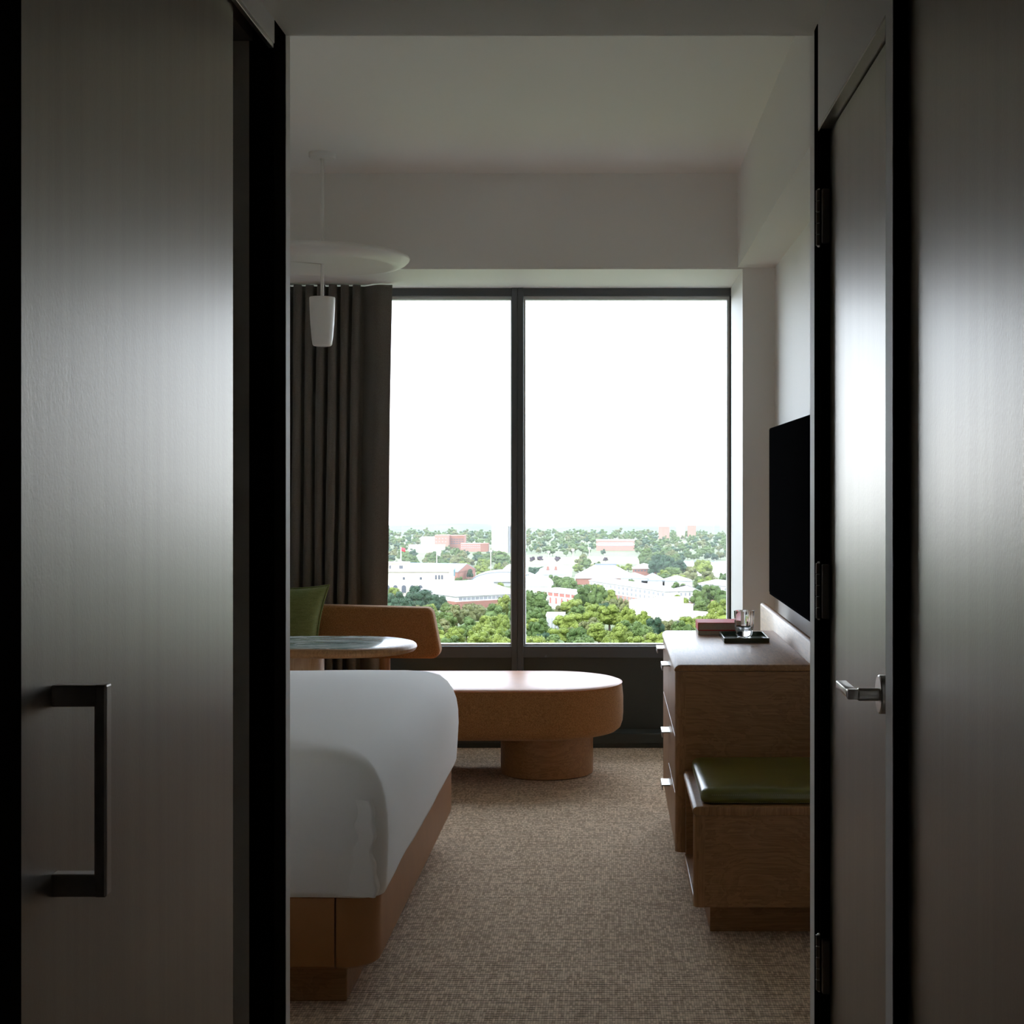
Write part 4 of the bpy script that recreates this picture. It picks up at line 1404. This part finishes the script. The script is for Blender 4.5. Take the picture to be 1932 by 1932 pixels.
mast('flag_pole', 756.5, 1104, 1032, 'flag pole behind the stadium flying a red flag', 'flag', flag=(8, 6, M['flagred']))
mast('light_mast', 926, 1092, 1040, 'tall floodlight mast behind the dark curved roof', 'mast', head=True)
mast('light_mast', 1081, 1066, 1038, 'tall floodlight mast at the edge of the sports field', 'mast', head=True)
mast('light_mast', 1112, 1058, 1035, 'slender floodlight mast beyond the sports field', 'mast', head=True)
mast('light_mast', 1035, 1058, 1042, 'short floodlight mast among the trees by the field', 'mast', head=True)

# ------------------------------------------------------------------ trees
def tree_mesh(seed, nl=18, quads=1500, fine=True):
    """leafy crown about 1 high and 1 wide standing on a short trunk (unit size)"""
    rnd = random.Random(seed)
    verts, faces, mats = [], [], []
    lobes = []
    for k in range(nl):
        a = rnd.uniform(0, 2 * math.pi)
        hgt = rnd.uniform(0, 1) ** .8
        rad = (0.36 * math.sqrt(max(0, 1 - (hgt * 1.05 - .28) ** 2 * 1.25))) * rnd.uniform(.55, 1.0)
        r = rnd.uniform(.13, .21) * (1 - .25 * hgt)
        lobes.append((Vector((rad * math.cos(a), rad * math.sin(a), .26 + hgt * .60)), r))
    lobes.append((Vector((0, 0, .5)), .30))
    for c, r in lobes:          # solid core
        bm_ = bmesh.new()
        bmesh.ops.create_icosphere(bm_, subdivisions=2 if fine else 1, radius=r * .9)
        base = len(verts)
        for v in bm_.verts:
            d = v.co.normalized()
            k = 1 + .25 * noise.noise(d * 3.0 + c * 9)
            verts.append(c + v.co * k)
        for f in bm_.faces:
            faces.append([base + v.index for v in f.verts])
            mats.append(0)
        bm_.free()
    for q in range(quads):      # leaf sprays
        c, r = rnd.choice(lobes)
        d = Vector((rnd.gauss(0, 1), rnd.gauss(0, 1), rnd.gauss(.25, 1))).normalized()
        p = c + d * r * rnd.uniform(.88, 1.12)
        n_ = (d + Vector((rnd.gauss(0, .5), rnd.gauss(0, .5), rnd.gauss(0, .5)))).normalized()
        u = n_.orthogonal().normalized()
        ang = rnd.uniform(0, 6.28)
        u = u * math.cos(ang) + n_.cross(u) * math.sin(ang)
        v = n_.cross(u)
        s_ = rnd.uniform(.018, .040)
        base = len(verts)
        verts += [p - u * s_, p - v * s_ * .6, p + u * s_, p + v * s_ * .6]
        faces.append([base, base + 1, base + 2, base + 3])
        mats.append(0)
    base = len(verts)
    for k in range(6):
        a = 2 * math.pi * k / 6
        verts.append(Vector((.03 * math.cos(a), .03 * math.sin(a), 0)))
        verts.append(Vector((.02 * math.cos(a), .02 * math.sin(a), .5)))
    for k in range(6):
        j = (k + 1) % 6
        faces.append([base + 2 * k, base + 2 * j, base + 2 * j + 1, base + 2 * k + 1])
        mats.append(1)
    return verts, faces, mats


PROTO = []
for sd in range(5):
    PROTO.append(tree_mesh(sd + 11))
MESH = {}
def tree_data(var, fol):
    if (var, fol) not in MESH:
        me = bpy.data.meshes.new('tree')
        v, f, mt = PROTO[var]
        me.from_pydata([tuple(p) for p in v], [], f)
        me.materials.append(FOL[fol])
        me.materials.append(M['bark'])
        me.polygons.foreach_set('material_index', mt)
        me.update()
        MESH[(var, fol)] = me
    return MESH[(var, fol)]

TREE_LABEL = ['yellow green tree', 'mid green tree', 'dark green tree', 'pale olive tree', 'dark purple leaved tree at the sports field edge']
TREES = []
def add_tree(x_, y_, w_, h_, fol):
    TREES.append((x_, y_, w_, h_, fol))

RIVER = [(p.x, p.y) for p in (G(1290, 1087), G(1480, 1089), G(1480, 1059), G(1390, 1060), G(1330, 1058), G(1290, 1058))]


def in_river(x_, y_, m):
    inside = False
    for i in range(len(RIVER)):
        (xa, ya), (xb, yb_) = RIVER[i], RIVER[i - 1]
        if (ya > y_) != (yb_ > y_) and x_ < (xb - xa) * (y_ - ya) / (yb_ - ya) + xa:
            inside = not inside
        f = max(0, min(1, ((x_ - xa) * (xb - xa) + (y_ - ya) * (yb_ - ya)) / max(1e-6, (xb - xa) ** 2 + (yb_ - ya) ** 2)))
        if math.hypot(x_ - xa - f * (xb - xa), y_ - ya - f * (yb_ - ya)) < m:
            return True
    return inside


def hits(x_, y_, w_, trees=True):
    """how far a crown reaches into a building, the river or another crown"""
    worst = 0.0
    for nm, mx, my, hl, hd_, an in SITES:
        dx, dy = x_ - mx, y_ - my
        u, v = abs(dx * math.cos(an) + dy * math.sin(an)) - hl, abs(-dx * math.sin(an) + dy * math.cos(an)) - hd_
        d = math.hypot(max(u, 0), max(v, 0)) + min(max(u, v), 0)
        worst = max(worst, w_ * .57 + .8 - d)
    if in_river(x_, y_, w_ * .25):
        worst = max(worst, 4.0)
    if trees:
        for tx, ty, tw, th, tf in TREES:
            if abs(ty - y_) < 40 and abs(tx - x_) < 40:
                worst = max(worst, (w_ + tw) * .53 - math.hypot(tx - x_, ty - y_))
    return worst


def tree_px(px_, ptop, h_, wpx, fol):
    """a tree given by its top in the picture; it slides along its line of sight to free ground"""
    Y0 = (100 - h_) * F / (ptop - VY)
    best = None
    for k in range(0, 41):
        for sg in ((1, -1) if k else (1,)):
            for ws in (1.0, .85, .7):
                Y = Y0 + sg * k * 4
                h2 = 100 - (ptop - VY) * Y / F
                if not 7 < h2 < 28:
                    continue
                w_ = wpx * Y / F * ws
                c = hits(X(px_, Y), Y, w_)
                if best is None or c < best[0] - .05:
                    best = (c, X(px_, Y), Y, w_, h2)
                if c <= 0:
                    break
            if best and best[0] <= 0:
                break
        if best and best[0] <= 0:
            break
    add_tree(best[1], best[2], best[3], best[4], fol)

# trees that stand out in the photograph
for px_, pt_, h_, w_, fo in [
    (745, 1116, 17, 46, 2), (790, 1104, 20, 58, 2), (822, 1118, 17, 44, 2), (768, 1124, 16, 40, 2), (735, 1128, 15, 40, 2), (805, 1140, 14, 40, 1),
    (862, 1140, 17, 56, 3), (895, 1136, 17, 52, 3), (840, 1150, 16, 44, 1), (930, 1140, 18, 54, 1), (952, 1122, 20, 46, 0), (975, 1118, 22, 50, 1),
    (1010, 1110, 24, 62, 1), (1000, 1140, 18, 50, 1), (880, 1164, 15, 52, 1), (915, 1160, 16, 56, 0), (950, 1158, 16, 50, 0), (860, 1180, 14, 46, 0),
    (900, 1184, 14, 52, 0), (940, 1182, 15, 54, 0), (975, 1176, 15, 46, 1), (1016, 1164, 16, 48, 1),
    (1075, 1090, 19, 44, 1), (1058, 1084, 18, 40, 1), (1100, 1104, 19, 50, 1), (1128, 1102, 21, 56, 1), (1146, 1110, 19, 44, 0),
    (1080, 1128, 16, 54, 0), (1112, 1134, 16, 54, 0), (1150, 1130, 15, 46, 3), (1176, 1128, 15, 44, 3), (1205, 1134, 14, 40, 3),
    (1074, 1154, 16, 62, 0), (1110, 1148, 17, 66, 0), (1150, 1140, 18, 66, 0), (1186, 1144, 17, 62, 0), (1214, 1150, 16, 56, 0),
    (1052, 1180, 14, 54, 0), (1090, 1178, 15, 60, 1), (1130, 1174, 15, 60, 0), (1170, 1176, 15, 60, 0), (1206, 1170, 16, 56, 1), (1234, 1160, 18, 40, 2), (1258, 1166, 14, 38, 3),
    (1050, 1196, 13, 60, 1), (1100, 1197, 13, 62, 1), (1150, 1198, 13, 62, 0), (1200, 1196, 13, 60, 0), (1240, 1188, 14, 54, 0),
    (1240, 1126, 16, 40, 1), (1262, 1124, 17, 46, 1), (1284, 1120, 17, 40, 0), (1340, 1100, 18, 52, 1), (1322, 1108, 16, 40, 1), (1362, 1112, 16, 38, 1),
    (1356, 1130, 16, 46, 0), (1350, 1146, 15, 44, 0), (1300, 1160, 13, 48, 0), (1330, 1158, 14, 50, 0), (1366, 1150, 15, 46, 0), (1280, 1170, 13, 46, 1), (1320, 1176, 13, 52, 0), (1360, 1176, 13, 52, 1),
    (1246, 1042, 24, 50, 2), (1262, 1050, 20, 46, 2), (1280, 1056, 18, 40, 2), (1238, 1054, 19, 34, 2), (1270, 1068, 14, 40, 1), (1325, 1053, 21, 40, 0), (1300, 1069, 17, 44, 3), (1335, 1077, 16, 52, 3), (1250, 1080, 12, 40, 1), (1280, 1082, 12, 40, 0), (1366, 1078, 14, 24, 1),
    (1098, 1045, 17, 30, 3), (1106, 1052, 15, 24, 1), (1127, 1058, 11, 18, 1), (887, 1072, 11, 16, 2), (1004, 1068, 12, 34, 2), (1020, 1069, 10, 28, 2),
    (1052, 1049, 8, 13, 4), (1004, 1049, 8, 14, 4), (1019, 1048, 8, 14, 4), (1142, 1050, 7, 12, 4),
    (1012, 1088, 11, 30, 3), (1044, 1084, 12, 26, 1), (1030, 1140, 14, 40, 1), (1024, 1190, 14, 46, 2), (1042, 1160, 8, 24, 1)]:
    tree_px(px_, pt_, h_, w_, fo)
NAMED = len(TREES)

def blocked(px_, ptop, pbase, wpx, Y):
    if hits(X(px_, Y), Y, wpx * Y / F) > 0 or (950 < px_ < 1220 and 1850 < Y < 2065):
        return True
    for x0, x1, y0, y1, Yb in CLEAR:
        if Y < Yb + 5 and px_ + wpx * .42 > x0 and px_ - wpx * .42 < x1 and ptop < y1 and pbase > y0:
            return True
    return False
CLEAR += [(1296, 1372, 1060, 1084, 2100), (985, 1200, 1053, 1062, 2050)]
# fill the rest of the town with rows of trees, thinning where buildings show
Yr = 520.0
rnd = random.Random(3)
while Yr < 2950:
    hmean = 13.5 if Yr < 1500 else 12.5
    x0, x1 = X(640, Yr), X(1440, Yr)
    xx = x0 + rnd.uniform(0, 10)
    while xx < x1:
        h_ = hmean * rnd.uniform(.75, 1.25)
        w_ = h_ * rnd.uniform(.95, 1.45)
        Y = Yr * rnd.uniform(.975, 1.025)
        px_ = VX + xx * F / Y
        ptop = VY + (100 - h_) * F / Y
        pb = VY + 100 * F / Y
        tone = noise.noise(Vector((xx * .006, Y * .004, 2.0)))
        if not blocked(px_, ptop, pb, w_ * F / Y, Y):
            fo = rnd.choice([0, 0, 1, 3] if tone > .12 else [1, 1, 3, 0] if tone > -.12 else [1, 2, 1, 2])
            if Yr > 1700:
                fo = rnd.choice([1, 1, 2, 3, 1])
            add_tree(xx, Y, w_, h_, fo)
        xx += w_ * rnd.uniform(.55, .8)
    Yr *= 1.030

def in_view(tr):
    px_ = VX + tr[0] * F / tr[1]
    return 722 < px_ < 1380 and VY + (100 - tr[3]) * F / tr[1] < 1216
order = sorted(range(len(TREES)), key=lambda i: (0 if i < NAMED else 1, 0 if in_view(TREES[i]) else 1, TREES[i][1]))
single, rest = order[:290], order[290:]
for i in single:
    x_, y_, w_, h_, fo = TREES[i]
    o = bpy.data.objects.new('broadleaf_tree', tree_data(i % 5, fo))
    COL.objects.link(o)
    o.location = (x_, y_, GZ - .3)
    o.rotation_euler = (0, 0, (i * 2.399) % 6.283)
    o.scale = (w_ / .92, w_ / .92, h_ / .97)
    near = sorted(SITES, key=lambda q: math.hypot(q[1] - x_, (q[2] - y_) * .6))
    n1, n2 = near[0][0], next(q[0] for q in near if q[0] != near[0][0])
    size = 'tall ' if h_ > 16.5 else 'small ' if h_ < 11.5 else ''
    size += 'broad ' if w_ / h_ > 1.28 else 'narrow ' if w_ / h_ < 1.06 else ''
    lab = size + TREE_LABEL[fo] + ' between the ' + n1 + ' and the ' + n2
    if fo == 4:
        lab = TREE_LABEL[fo]
        n1 = 'field'
    tag(o, lab, 'tree', 'purple trees by the field' if fo == 4 else lab.split(' between ')[0] + 's near the ' + n1)
# the remaining far woods: one joined mesh per leaf colour
LOW = [tree_mesh(70 + k, 7, 110, False) for k in range(4)]
for fo in range(4):
    V_, F_ = [], []
    for i in rest:
        x_, y_, w_, h_, f2 = TREES[i]
        if f2 != fo:
            continue
        v, f, mt = LOW[i % 4]
        base = len(V_)
        ca, sa = math.cos(i * 2.4), math.sin(i * 2.4)
        sw, sh_ = w_ / .9, h_ / .95
        V_ += [(x_ + sw * (p.x * ca - p.y * sa), y_ + sw * (p.x * sa + p.y * ca), GZ - .3 + sh_ * p.z) for p in v]
        F_ += [[base + k for k in q] for q in f]
    if V_:
        me = bpy.data.meshes.new('far_woods')
        me.from_pydata(V_, [], F_)
        me.materials.append(FOL[fo])
        o = bpy.data.objects.new('far_woods', me)
        COL.objects.link(o)
        tag(o, ['yellow green', 'mid green', 'dark green', 'olive'][fo] + ' distant woods stretching to the hills', 'woods', kind='stuff')

# thin summer haze over the town
hz = bpy.data.materials.new('summer_haze')
hz.use_nodes = True
t = NT(hz.node_tree)
out = t.n('ShaderNodeOutputMaterial')
vs = t.n('ShaderNodeVolumeScatter', Color=(0.93, 0.965, 1.0), Density=0.00006, Anisotropy=-0.1)
t.nt.links.new(vs.outputs[0], out.inputs['Volume'])
o = obj('haze', box(-3000, 3000, 1000, 3400, GZ + .5, GZ + 48), hz, None, False)
tag(o, 'thin pale summer haze hanging over the distant town', 'haze', kind='stuff')
print('TREES', len(TREES), 'rest', len(rest))
